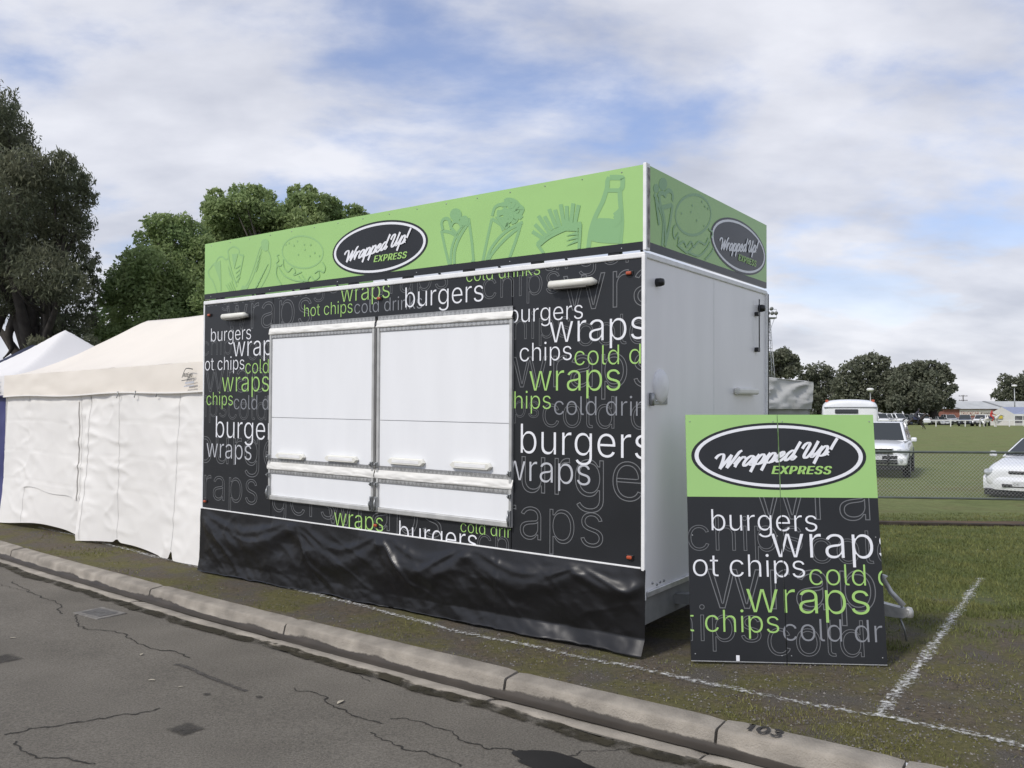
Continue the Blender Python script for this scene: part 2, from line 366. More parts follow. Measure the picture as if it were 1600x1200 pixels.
def logo(cu, cv, a, b, place, h, targets, uscale=1.0):
    """oval badge centred at (cu, cv), half axes a, b (outer dark edge)"""
    for parent, clip in targets:
        Print().disc((cu, cv), a, b, 64).done('logo_oval', place, h, M_DARK, parent, clip)
        rg = Print(); n = 64; vs = []; fs = []
        for i in range(n):
            t = 2 * math.pi * i / n
            vs += [(cu + (a * .962) * math.cos(t), cv + (b * .925) * math.sin(t), 0), (cu + (a * .915) * math.cos(t), cv + (b * .838) * math.sin(t), 0)]
            fs.append((2 * i, 2 * i + 1, (2 * i + 3) % (2 * n), (2 * i + 2) % (2 * n)))
        rg.put(vs, fs).done('logo_ring', place, h + .0012, M_WHITEP, parent, clip)
        st, wd = script_text('Wrapped Up!')
        s = a * 1.42 / (wd + .6)
        p = Print(); ky_ = (b / a) * 2.15; sl_ = .135 * (b / a) / .386
        for k, q in enumerate(st):
            pts = []
            for x, y in crom(q, 6):
                X = (x - wd / 2 - .2) * s; Y = y * s * ky_
                pts.append((cu - a * .03 + X, cv - b * .17 + Y + X * sl_))
            w0 = s * .27
            p.put(*ribbon(pts, lambda d, t, w0=w0: w0 * (0.42 + 0.68 * abs(d[1])), k * 0.0002))
        p.done('logo_script', place, h + .0024, M_WHITEP, parent, clip)
        gv, gf = glyphs('EXPRESS', 'bold'); x0, x1 = gx('EXPRESS', 'bold')
        s2 = a * .69 / (x1 - x0)
        decal('logo_word', [(cu - a * .085 + (x - x0) * s2, cv - b * .53 + y * s2 * (b / a) * 2.35, z * .1) for x, y, z in gv], gf, place, h + .0032, M_LIMEP, parent, clip)

# ================================================================== SETTING
_kp = [on_z(*p) for p in ((0, 845), (250, 913), (480, 973), (830, 1052), (1130, 1119), (1420, 1193))]
_ks = np.polyfit([p.x for p in _kp], [p.y for p in _kp], 2)
N0 = Vector((.613, .79, 0)).normalized()
def ky(x):
    xc = min(3.0, max(-8.0, x)); s = 2 * _ks[0] * xc + _ks[1]
    return _ks[0] * xc * xc + _ks[1] * xc + _ks[2] + s * (x - xc)
def kpt(x, d=0.0, z=0.0): p = Vector((x, ky(x), z)) + N0 * d; p.z = z; return p
def dist_kerb(x, y):
    x0 = x                        # solve x0 with point = K(x0) + N0 d
    for _ in range(5):
        xc = min(3.0, max(-8.0, x0)); sl = 2 * _ks[0] * xc + _ks[1]
        g = ky(x0) + N0.y * (x - x0) / N0.x - y; x0 -= g / (sl - N0.y / N0.x)
    return (x - x0) / N0.x
def ground_bump(x, y): return 0.012 * fbm(x * .9, y * .9, 3.1) + 0.006 * fbm(x * 4, y * 4, 1.0)

# ground sheet: verge and field, from the back of the kerb to the horizon
xs = sorted(set([-900, -500, -250, -120, -70, -45, -30] + [round(-22 + i * .25, 3) for i in range(int(36 / .25))] + [14, 16, 20, 26, 35, 50, 80, 150, 300, 600]))
ds = [0, .04, .1] + [.1 + .12 * i for i in range(1, 30)] + [3.7 + .3 * i for i in range(1, 50)] + [19, 21, 24, 28, 34, 42, 55, 75, 100, 140, 200, 300, 450, 700, 1100]
V = []; 
for x in xs:
    for d in ds:
        p = kpt(x, d); e = min(1, d / .5)
        V.append((p.x, p.y, zg(p.x, p.y) + (ground_bump(p.x, p.y) * e if abs(x) < 24 and d < 20 else 0) - (.012 if d == 0 else 0)))
nx, nd = len(xs), len(ds)
Fq = np.array([[i * nd + j, (i + 1) * nd + j, (i + 1) * nd + j + 1, i * nd + j + 1] for i in range(nx - 1) for j in range(nd - 1)])
def ground_mat():
    m = bpy.data.materials.new('verge_and_field'); m.use_nodes = True; N, L = m.node_tree.nodes, m.node_tree.links
    b = N['Principled BSDF']; b.inputs['Roughness'].default_value = 0.95; b.inputs['Specular IOR Level'].default_value = 0.15
    t = N.new('ShaderNodeTexCoord'); P = t.outputs['Object']
    def noise(sc, det=6, rough=.6, v=P):
        n = N.new('ShaderNodeTexNoise'); n.inputs['Scale'].default_value = sc; n.inputs['Detail'].default_value = det; n.inputs['Roughness'].default_value = rough; L.new(v, n.inputs['Vector']); return n.outputs[0]
    def ramp(f, *st):
        r = N.new('ShaderNodeValToRGB'); e = r.color_ramp.elements
        while len(e) < len(st): e.new(.5)
        for k, (p, c) in enumerate(st): e[k].position = p; e[k].color = (*c, 1) if len(c) == 3 else c
        L.new(f, r.inputs[0]); return r.outputs[0]
    def math_(op, a, b2):
        n = N.new('ShaderNodeMath'); n.operation = op
        for i, v in enumerate((a, b2)):
            if isinstance(v, (int, float)): n.inputs[i].default_value = v
            else: L.new(v, n.inputs[i])
        n.use_clamp = op == 'MULTIPLY_CLAMP'; return n.outputs[0]
    def mix(f, a, b2):
        n = N.new('ShaderNodeMix'); n.data_type = 'RGBA'
        L.new(f, n.inputs['Factor']); L.new(a, n.inputs['A']); L.new(b2, n.inputs['B']); return n.outputs['Result']
    sub = N.new('ShaderNodeVectorMath'); sub.operation = 'SUBTRACT'; L.new(P, sub.inputs[0]); k0 = kpt(0); sub.inputs[1].default_value = k0
    dt = N.new('ShaderNodeVectorMath'); dt.operation = 'DOT_PRODUCT'; L.new(sub.outputs[0], dt.inputs[0]); dt.inputs[1].default_value = (N0.x * .97, N0.y * .97, 0)
    d = dt.outputs['Value']
    n_lo, n_mid, n_hi, n_fine = noise(.55, 5), noise(2.6, 8), noise(22, 8, .7), noise(130, 4, .7)
    gravel = ramp(n_fine, (.30, (.052, .047, .040)), (.50, (.135, .122, .102)), (.66, (.20, .18, .152)), (.74, (.30, .28, .25)))
    dirt = ramp(n_hi, (.30, (.085, .071, .054)), (.62, (.180, .148, .108)))
    moss = ramp(n_hi, (.28, (.085, .082, .034)), (.5, (.150, .140, .056)), (.72, (.21, .185, .080)))
    grass = ramp(n_hi, (.26, (.062, .083, .027)), (.5, (.130, .155, .055)), (.75, (.205, .215, .090)))
    far0 = ramp(n_lo, (.30, (.150, .182, .070)), (.52, (.195, .222, .092)), (.74, (.235, .235, .118)))
    fm = N.new('ShaderNodeMix'); fm.data_type = 'RGBA'; fm.blend_type = 'MULTIPLY'; fm.inputs['Factor'].default_value = .8
    L.new(far0, fm.inputs['A']); L.new(ramp(noise(5, 9, .75), (.3, (.55, .55, .5)), (.7, (1.25, 1.25, 1.2))), fm.inputs['B']); far = fm.outputs['Result']
    dry = ramp(n_mid, (.36, (.15, .125, .06)), (.66, (.11, .13, .045)))
    c = mix(ramp(n_mid, (.40, (0, 0, 0)), (.56, (1, 1, 1))), gravel, dirt)
    c = mix(ramp(noise(1.7, 7), (.44, (0, 0, 0)), (.58, (.9, .9, .9))), c, moss)
    # grass takes over away from the kerb
    gm = math_('ADD', math_('MULTIPLY', math_('SUBTRACT', d, 2.4), .42), math_('MULTIPLY', math_('SUBTRACT', n_mid, .5), 2.4))
    gm = math_('ADD', gm, math_('MULTIPLY', math_('SUBTRACT', n_lo, .5), 2.2))
    c = mix(ramp(gm, (.0, (0, 0, 0)), (.8, (1, 1, 1))), c, grass)
    c = mix(ramp(math_('MULTIPLY', math_('SUBTRACT', d, 9.0), .12), (.0, (0, 0, 0)), (.7, (1, 1, 1))), c, mix(ramp(n_lo, (.5, (0, 0, 0)), (.75, (.8, .8, .8))), far, dry))
    L.new(c, b.inputs['Base Color'])
    bp = N.new('ShaderNodeBump'); bp.inputs['Strength'].default_value = .8; bp.inputs['Distance'].default_value = .03
    L.new(math_('ADD', n_fine, math_('MULTIPLY', n_hi, 1.2)), bp.inputs['Height']); L.new(bp.outputs[0], b.inputs['Normal'])
    return m
struct(np_mesh('ground', np.array(V), Fq, ground_mat(), smooth=True))

# road
def road_mat():
    m = bpy.data.materials.new('asphalt'); m.use_nodes = True; N, L = m.node_tree.nodes, m.node_tree.links
    b = N['Principled BSDF']; t = N.new('ShaderNodeTexCoord'); P = t.outputs['Object']
    def noise(sc, det=6, rough=.6):
        n = N.new('ShaderNodeTexNoise'); n.inputs['Scale'].default_value = sc; n.inputs['Detail'].default_value = det; n.inputs['Roughness'].default_value = rough; L.new(P, n.inputs['Vector']); return n.outputs[0]
    r1 = N.new('ShaderNodeValToRGB'); r1.color_ramp.elements[0].position = .3; r1.color_ramp.elements[0].color = (.125, .115, .098, 1); r1.color_ramp.elements[1].position = .72; r1.color_ramp.elements[1].color = (.190, .175, .150, 1)
    L.new(noise(.9, 8), r1.inputs[0])
    r2 = N.new('ShaderNodeValToRGB'); r2.color_ramp.elements[0].position = .33; r2.color_ramp.elements[0].color = (.35, .35, .35, 1); r2.color_ramp.elements[1].position = .70; r2.color_ramp.elements[1].color = (1.75, 1.72, 1.66, 1)
    L.new(noise(75, 8, .8), r2.inputs[0])
    mm = N.new('ShaderNodeMix'); mm.data_type = 'RGBA'; mm.blend_type = 'MULTIPLY'; mm.inputs['Factor'].default_value = .85
    L.new(r1.outputs[0], mm.inputs['A']); L.new(r2.outputs[0], mm.inputs['B']); L.new(mm.outputs['Result'], b.inputs['Base Color'])
    b.inputs['Roughness'].default_value = .88; b.inputs['Specular IOR Level'].default_value = .25
    bp = N.new('ShaderNodeBump'); bp.inputs['Strength'].default_value = .7; bp.inputs['Distance'].default_value = .012; L.new(noise(170, 5, .7), bp.inputs['Height']); L.new(bp.outputs[0], b.inputs['Normal'])
    return m
KW = 0.395                                    # kerb and channel, back to lip
def zroad(d): return -0.098 + 0.012 * min(3.5, max(0, -d - KW))
rxs = sorted(set([-300, -120, -60, -35] + [round(-24 + i * .5, 3) for i in range(72)] + [14, 20, 35, 80, 200]))
rds = [-KW + .02, -.7, -1, -1.5, -2, -3, -4, -5.5, -7.5, -10, -14]
V = [];
for x in rxs:
    for d in rds:
        p = kpt(x, d); V.append((p.x, p.y, zroad(d)))
Fq = np.array([[i * len(rds) + j, i * len(rds) + j + 1, (i + 1) * len(rds) + j + 1, (i + 1) * len(rds) + j] for i in range(len(rxs) - 1) for j in range(len(rds) - 1)])
road = struct(np_mesh('road', np.array(V), Fq, road_mat(), smooth=True))
# ground on the camera's side of the road
gm2 = mat('roadside_grass', (.075, .085, .03), .95, var=.3, vscale=3)
mb = MB(); g2 = [[kpt(x, d, -.16) for d in (-13, -30, -300)] for x in rxs]
mb.add([p for r0 in g2 for p in r0], [(3 * i + j, 3 * i + j + 1, 3 * i + j + 4, 3 * i + j + 3) for i in range(len(rxs) - 1) for j in (0, 1)])
struct(mb.build('ground', gm2))

def on_road(px, py): return on_z(px, py, -0.085)
def rz_at(p): return zroad(dist_kerb(p.x, p.y))
M_CRACK = ragged('crack_dark', (.038, .035, .031), .95, 22, .40, .58)  # worn cracks in the asphalt, drawn as dark broken ribbons
M_SEAL = ragged('bitumen_seal', (.070, .064, .057), .8, 18, .40, .75)
def cover_attr(o, vals):
    a = o.data.attributes.new('cover', 'FLOAT', 'POINT'); a.data.foreach_set('value', vals)
def strip3(name, pts, widths, lift, m, parent, cover=None):
    """flat strip on the road along world points, three verts across"""
    mb = MB(); k = len(pts); cov = []
    for i, p in enumerate(pts):
        d = (pts[min(i + 1, k - 1)] - pts[max(i - 1, 0)]); d.z = 0; d.normalize(); n = Vector((-d.y, d.x, 0)); w = widths[i]
        for s_ in (-1, 0, 1):
            q = p + n * (w * s_ / 2); q.z = p.z + lift; mb.v.append(tuple(q)); cov.append((cover or 0.25) * (1 if s_ == 0 else -.2))
        if i:
            for c_ in (0, 1): mb.f.append((3 * i - 3 + c_, 3 * i - 2 + c_, 3 * i + 1 + c_, 3 * i + c_)); mb.mi.append(0); mb.sm.append(False)
    o = mb.build(name, m, parent); cover_attr(o, cov); return o
cracks = [
 ([(17, 908), (56, 928), (94, 943), (90, 951), (96, 959)], .016), ([(0, 913), (25, 919), (56, 928)], .010),
 ([(117, 959), (121, 973), (136, 982), (192, 989), (222, 1008), (280, 1019), (296, 1029)], .020),
 ([(0, 1152), (52, 1143), (140, 1129), (203, 1117), (245, 1108)], .020), ([(23, 1164), (42, 1180), (87, 1190), (147, 1199)], .018),
 ([(455, 1075), (507, 1087), (518, 1099), (552, 1117), (594, 1129)], .018),
 ([(614, 1120), (661, 1127), (710, 1147), (759, 1169), (808, 1169), (832, 1175)], .017),
 ([(575, 1143), (615, 1161), (650, 1176), (682, 1180), (724, 1197)], .017),
 ([(881, 1180), (927, 1171), (979, 1166)], .012), ([(440, 1013), (490, 1025), (545, 1046), (575, 1062)], .012)]
for pl, w in cracks:
    q = crom([tuple(on_road(*p))[:2] for p in pl], 14); pts = []
    for i, c in enumerate(q):
        e = Vector((c[0], c[1], 0)) + Vector((fbm(c[0] * 9, c[1] * 9, w), fbm(c[0] * 9, c[1] * 9, 5 + w), 0)) * .035; e.z = rz_at(e); pts.append(e)
    strip3('crack', pts, [w * .85 * (.45 + .9 * abs(fbm(i * .31, w * 90))) for i in range(len(pts))], .004, M_CRACK, road, .3)
q = crom([tuple(on_road(*p))[:2] for p in ((273, 1038), (290, 1041), (325, 1057), (385, 1080))], 10)
pts = [Vector((c[0], c[1], 0)) for c in q]
for p in pts: p.z = rz_at(p)
strip3('sealed_crack', pts, [.05] * len(pts), .004, M_SEAL, road, .3)
def blot(name, px, py, rx, ry, m, lift, seed, box=False):
    c = on_road(px, py); mb = MB(); n = 40; cov = [.45]; c.z = rz_at(c) + lift; mb.v.append(tuple(c))
    for ring in (.6, 1.0):
        for i in range(n):
            t = 2 * math.pi * i / n; k = 1 + .22 * fbm(math.cos(t) * 1.3, math.sin(t) * 1.3, seed)
            if box: k = .82 / max(abs(math.cos(t)), abs(math.sin(t))) * (1 + .05 * fbm(math.cos(t) * 3, math.sin(t) * 3, seed))
            e = c + Vector((.80, -.6, 0)) * (rx * k * ring * math.cos(t)) + Vector((.6, .80, 0)) * (ry * k * ring * math.sin(t)); e.z = rz_at(e) + lift
            mb.v.append(tuple(e)); cov.append(.4 if ring < 1 else -.12)
    for i in range(n):
        j = (i + 1) % n; mb.f += [(0, 1 + i, 1 + j), (1 + i, 1 + n + i, 1 + n + j, 1 + j)]; mb.mi += [0, 0]; mb.sm += [False, False]
    o = mb.build(name, m, road); cover_attr(o, cov); return o
M_WET = ragged('wet_asphalt', (.017, .016, .015), .35, 5, .34, .50, spec=.5)
M_PATCH = ragged('worn_dark_patch', (.062, .057, .050), .95, 24, .50, 1.1)
blot('wet_stain', 868, 1192, .25, .12, M_WET, .005, 2.0)
blot('dark_patch', 290, 1141, .13, .11, M_PATCH, .005, 3.0, True)
blot('dark_patch', 5, 1031, .17, .13, M_PATCH, .005, 4.0, True)
blot('oil_spot', 323, 1085, .04, .03, M_PATCH, .005, 5.0); blot('oil_spot', 405, 1089, .04, .025, M_PATCH, .005, 6.0)

# kerb: cast blocks with open joints
kerb = struct(empty('kerb', kpt(0)))
kerb.location = (0, 0, 0)
prof = [(0.0, -.16), (0.0, .004), (-.012, .010), (-.128, .000), (-.143, -.004), (-.152, -.015), (-.160, -.050), (-.170, -.086), (-.186, -.102), (-.22, -.108), (-.265, -.105), (-.295, -.097), (-KW, -.093), (-KW, -.16)]
jx = [on_z(*p).x for p in ((35, 857), (257, 915), (467, 970), (811, 1048), (1133, 1120), (1425, 1194))]
jx = [jx[0] - 2.1 * k for k in range(8, 0, -1)] + jx + [jx[-1] + 1.9 * k for k in range(1, 6)]
def kerb_block(xa, xb, k):
    n = max(2, int((xb - xa) / .07)); g = .007; vs = []; fs = []; np_ = len(prof)
    for i in range(n + 1):
        x = xa + g + (xb - xa - 2 * g) * i / n; e = min(i, n - i)
        for j, (d, z) in enumerate(prof):
            w = fbm(x * 5, d * 12, k) * .006 if 0 < j < np_ - 1 else 0
            chip = -.012 * max(0, fbm(x * 11, d * 6, k + 9)) if 3 <= j <= 6 else 0
            nb = (-.008 if e == 0 else 0) if 0 < j < np_ - 1 else 0
            p = kpt(x, d + (w if j > 2 else 0)); vs.append((p.x, p.y, z + w * .4 + chip + nb + .004 * math.sin(k * 2.3)))
    for i in range(n):
        for j in range(np_ - 1): fs.append((i * np_ + j, i * np_ + j + 1, (i + 1) * np_ + j + 1, (i + 1) * np_ + j))
    mb = MB(); mb.add(vs, fs, 0, True); mb.add([vs[j] for j in range(np_)], [tuple(reversed(range(np_)))]); mb.add([vs[n * np_ + j] for j in range(np_)], [tuple(range(np_))])
    return mb.build('kerb_block', M_CONC, kerb)
for k in range(len(jx) - 1): kerb_block(jx[k], jx[k + 1], k * 1.7)
# wet silt lying in the channel, weeds along the asphalt edge
_pd = [-p[0] for p in prof[2:-1]]; _pz = [p[1] for p in prof[2:-1]]
def along(name, d0, d1, lift, m, x0=-14, x1=6, step=.08, amp=.02, cv=.22):
    mb = MB(); cov = []; n = int((x1 - x0) / step); K = 7
    for i in range(n + 1):
        x = x0 + (x1 - x0) * i / n; wob = amp * fbm(x * 1.1, d0 * 7, 3)
        for s_ in range(K + 1):
            t = s_ / K; dd = d0 + (d1 - d0) * t + wob * (1 if s_ in (0, K) else .4); p = kpt(x, dd)
            z = float(np.interp(-dd, _pd, _pz)) if dd > -KW else max(zroad(dd), -.094); mb.v.append((p.x, p.y, z + lift)); cov.append(-.30 if s_ in (0, K) else cv)
        if i:
            for s_ in range(K): a = (i - 1) * (K + 1) + s_; mb.f.append((a, a + 1, a + K + 2, a + K + 1)); mb.mi.append(0); mb.sm.append(True)
    o = mb.build(name, m); cover_attr(o, cov); o['kind'] = 'stuff'; return o
M_SILT = ragged('wet_silt', (.045, .037, .029), .6, 4.5, .30, .55, spec=.4)
M_MOSS = ragged('mossy_grit', (.034, .029, .017), .95, 7, .42, .60)
along('gutter_silt', -.168, -.275, .006, M_SILT, amp=.015, cv=.22)
along('edge_moss', -KW + .012, -KW - .13, .007, M_MOSS, amp=.10, cv=.06)
# stencilled number on the kerb
def ell2(x, y, rx, ry, n=14): return [(x + rx * math.cos(2 * math.pi * i / n), y + ry * math.sin(2 * math.pi * i / n)) for i in range(n)]
_b = kpt(on_z(1178, 1136).x, -.085)
_dir = (kpt(on_z(1240, 1150).x, -.085) - _b).normalized()
_base = kpt(on_z(1172, 1129).x, -.118)
pn = Print(); pn.line([(.005, .075), (.022, .098), (.022, .004)], .020, False); pn.line(ell2(.090, .05, .026, .044), .019, True, True)
pn.line([(.140, .088), (.160, .098), (.180, .086), (.178, .064), (.160, .054), (.180, .044), (.184, .020), (.162, .004), (.138, .014)], .019)
pn.done('painted_number', lambda u, v, h: Vector((_base.x, _base.y, .013 + h)) + _dir * u + Vector((-_dir.y, _dir.x, 0)) * v, .004, mat('stencil_paint', (.035, .032, .029), .9, var=.5, vscale=60), kerb)

# white field lines
M_LINE = ragged('lime_line_paint', (.66, .66, .64), .9, 30, .50, .72)
def field_line(pl, w, cover=.06, step=.05):
    q = [on_z(*p) for p in pl]; pts = []
    for a, b_ in zip(q, q[1:]):
        n = max(2, int((b_ - a).length / step))
        for i in range(n): pts.append(a.lerp(b_, i / n))
    pts.append(q[-1])
    for p in pts: p.z = zg(p.x, p.y) + ground_bump(p.x, p.y)
    o = strip3('line_marking', pts, [w * (1 + .35 * fbm(p.x * 3, p.y * 3)) for p in pts], .009, M_LINE, None, cover); return struct(o)
field_line([(60, 824), (130, 841), (225, 866), (315, 888), (560, 946), (700, 983), (920, 1030), (1030, 1053), (1130, 1075), (1250, 1098), (1372, 1120), (1500, 1146), (1600, 1167), (1750, 1198)], .075, .07)
field_line([(1372, 1120), (1420, 1062), (1480, 980), (1533, 903)], .095, .10)

# ================================================================== FOOD TRAILER  (local x -L..0 along the front, y into depth, z up)
TL, TD = 5.413, 2.585
ZS, ZGR, ZB, ZT, ZW, ZE = 3.554, 2.994, 2.930, 2.906, 0.637, 0.428
a_, b_, c_ = -0.6306, 0.0097, 0.0132
TM = Matrix.Translation((0.9428, 5.9974, 0)) @ Matrix.Rotation(a_, 4, 'Z') @ Matrix.Rotation(b_, 4, 'X') @ Matrix.Rotation(c_, 4, 'Y')
TI = TM.inverted()
trailer = tag(empty('food_trailer', mw=TM), 'food trailer with charcoal printed front, white shutters and lime green sign on top', 'food trailer')
def plane_inv(MI, axis):
    """pixel -> (u, v) on a local coordinate plane; axis 1: y=0 (u=x), axis 0: x=0 (u=y)"""
    def f(px, py):
        o = MI @ _C; d = (MI.to_3x3() @ ray(px, py)); t = -o[axis] / d[axis]; q = o + d * t
        return (q.x, q.z) if axis == 1 else (q.y, q.z)
    return f
fp = plane_inv(TI, 1); ep = plane_inv(TI, 0)
place_f = lambda u, v, h: Vector((u, -h, v))
place_e = lambda u, v, h: Vector((h, u, v))
# shell
mb = MB(); FT = .03
mb.box(-TL, 0, FT, TD, ZE, ZT - .03)
mb.build('body', M_ENDW, trailer)
mb = MB(); mb.rbox(-TL - .01, .012, -.012, TD + .01, ZT - .03, ZT + .012, .008)
mb.build('roof', M_WTRIM, trailer)
# wall panels of the printed front
xl = fp(425, 640)[0]; xr = fp(800, 640)[0]; zs0 = fp(423, 781)[1]; zs1 = fp(423, 507)[1]
ztop = ZT - .032
rects = {'left': (-TL, xl, ZW, ztop), 'right': (xr, -.012, ZW, ztop), 'upper': (xl + .004, xr - .004, zs1 - .02, ztop), 'lower': (xl + .004, xr - .004, ZW, zs0 + .02)}
panels = {}
for k, (x0, x1, z0, z1) in rects.items():
    mb = MB(); mb.box(x0 + (.004 if k == 'right' else 0), x1 - (.004 if k == 'left' else 0), 0, FT - .003, z0, z1); panels[k] = mb.build('wall_panel', M_DARK, trailer)
    panels[k]['label'] = {'left': 'charcoal panel printed with food words left of the shutters', 'right': 'charcoal panel printed with food words right of the shutters', 'upper': 'narrow charcoal panel with lettering above the shutters', 'lower': 'narrow charcoal panel with lettering below the shutters'}[k]
T = lambda *ks: [(panels[k], rects[k]) for k in ks]
W = [  # text, anchor, left px, right px, baseline py, style, panels
 ('burgers', 'gers', 346, 400, 477, 'O', 'left'), ('wraps', 'wrap', 354, 460, 517, 'O', 'left'), ('wraps', 'wrap', 354, 460, 517, 'O', 'upper'),
 ('burgers', 'burge', 435, 530, 467, 'O', 'upper'), ('chips', 'hips', 330, 375, 555, 'O', 'left'), ('cold', 'co', 387, 422, 563, 'O', 'left'),
 ('wraps', 'wrap', 321, 415, 613, 'O', 'left'), ('ips', 'ips', 320, 354, 651, 'O', 'left'), ('cold', 'cold', 356, 416, 655, 'O', 'left'),
 ('burgers', 'burg', 310, 405, 722, 'O', 'left'), ('wraps', 'raps', 319, 402, 779, 'O', 'left'),
 ('burgers', 'gers', 425, 523, 800, 'O', 'lower'), ('wraps', 'raps', 560, 690, 824, 'O', 'lower'), ('chips', 'ch', 746, 795, 866, 'O', 'lower'),
 ('wraps', 'aps', 625, 700, 458, 'O', 'upper'), ('chips', 'chips', 754, 875, 468, 'O', 'upper'), ('chips', 'chips', 754, 875, 468, 'O', 'right'),
 ('burgers', 'rge', 883, 969, 421, 'O', 'right'), ('wraps', 'wr', 880, 983, 487, 'O', 'right'), ('hips', 'hips', 803, 892, 531, 'O', 'right'), ('cold', 'col', 902, 979, 541, 'O', 'right'),
 ('wraps', 'wrap', 801, 980, 606, 'O', 'right'), ('chips', 'ps', 803, 842, 652, 'O', 'right'), ('cold drinks', 'cold', 848, 960, 667, 'O', 'right'),
 ('burgers', 'urge', 815, 1005, 769, 'O', 'right'), ('wraps', 'aps', 812.5, 942.5, 841, 'O', 'right'),
 ('burgers', 'burgers', 330, 392.5, 534, 'W', 'left'), ('wraps', 'wra', 364.5, 407.5, 557.5, 'W', 'left'), ('hot chips', 'ot chips', 320.7, 382, 579, 'W', 'left'),
 ('cold drinks', 'cold', 383.7, 420, 584, 'G', 'left'), ('wraps', 'wraps', 347, 420.5, 612, 'G', 'left'), ('chips', 'chips', 323, 364, 633, 'G', 'left'),
 ('cold drinks', 'cold', 365.5, 402, 639.5, 'D', 'left'), ('burgers', 'burge', 337.5, 414.5, 683.5, 'W', 'left'), ('wraps', 'wraps', 323, 393, 714, 'L', 'left'),
 ('wraps', 'wraps', 533, 609, 472.5, 'G', 'upper'), ('hot chips', 'hot chips', 475.7, 551, 495, 'G', 'upper'), ('cold drinks', 'cold', 554, 592, 490.5, 'D', 'upper'),
 ('burgers', 'burgers', 633.7, 755.5, 481, 'W', 'upper'), ('cold drinks', 'cold drinks', 729, 844, 441, 'G', 'upper'), ('cold drinks', 'cold drinks', 729, 844, 441, 'G', 'right'),
 ('wraps', 'wraps', 522.5, 599, 821, 'G', 'lower'), ('burgers', 'burgers', 624, 746, 845, 'W', 'lower'), ('cold drinks', 'cold dr', 720, 786, 831, 'G', 'lower'),
 ('burgers', 'urgers', 815, 911, 504, 'W', 'right'), ('wraps', 'wrap', 859, 979, 536, 'W', 'right'), ('chips', 'chips', 812.5, 893.5, 565, 'W', 'right'),
 ('cold drinks', 'cold', 898, 967.5, 571, 'G', 'right'), ('wraps', 'wraps', 827.5, 969.5, 611, 'G', 'right'), ('hips', 'hips', 804, 861, 638.5, 'G', 'right'),
 ('cold drinks', 'cold', 866, 932, 648, 'D', 'right'), ('burgers', 'burger', 814, 987, 708, 'W', 'right'), ('wraps', 'raps', 827.5, 922.5, 752, 'L', 'right')]
STY = {'O': ('line', .0012, M_OUTL, 1.0), 'D': ('fill', .0020, M_GREYP, 1.0), 'L': ('fill', .0024, M_LGREYP, 1.0), 'G': ('fill', .0028, M_LIMEP, 1.0), 'W': ('fill', .0032, M_WHITEP, 1.0)}
for t, an, l, r, y, s_, k in W:
    st, h, m, vs_ = STY[s_]; word(t, an, l, r, y, fp, place_f, st, h, m, T(k), vs_)
# trims
mb = MB(); mb.rbox(-.014, .016, -.014, .02, ZE - .03, ZT - .005, .006); mb.build('corner_trim', M_WTRIM, trailer)
mb = MB(); mb.box(.0005, .004, .021, .03, ZE, ZT - .04); mb.build('corner_seal', M_BLACKPL, trailer)
mb = MB(); mb.rbox(-TL - .016, -TL + .008, -.006, .02, ZE, ZT - .005, .005); mb.build('corner_trim', M_WTRIM, trailer)
mb = MB(); mb.rbox(-TL, -.016, -.016, -.001, ZW - .012, ZW, .003); mb.build('bottom_trim', M_WTRIM, trailer)
mb = MB(); mb.rbox(.0, .02, .03, TD, ZE - .012, ZE + .03, .004); mb.build('bottom_trim', M_ALU, trailer)
mb = MB(); mb.rbox(-.02, .018, TD - .02, TD + .016, ZE, ZT - .005, .005); mb.build('corner_trim', M_WTRIM, trailer)
mb = MB(); mb.box(-.01, .022, TD + .016, TD + .03, ZE, ZT - .02); mb.build('corner_seal', M_BLACKPL, trailer)
mb = MB(); mb.box(.0005, .0015, TD * .50, TD * .50 + .003, ZE + .04, ZT - .04); mb.build('panel_seam', M_WTRIM, trailer)

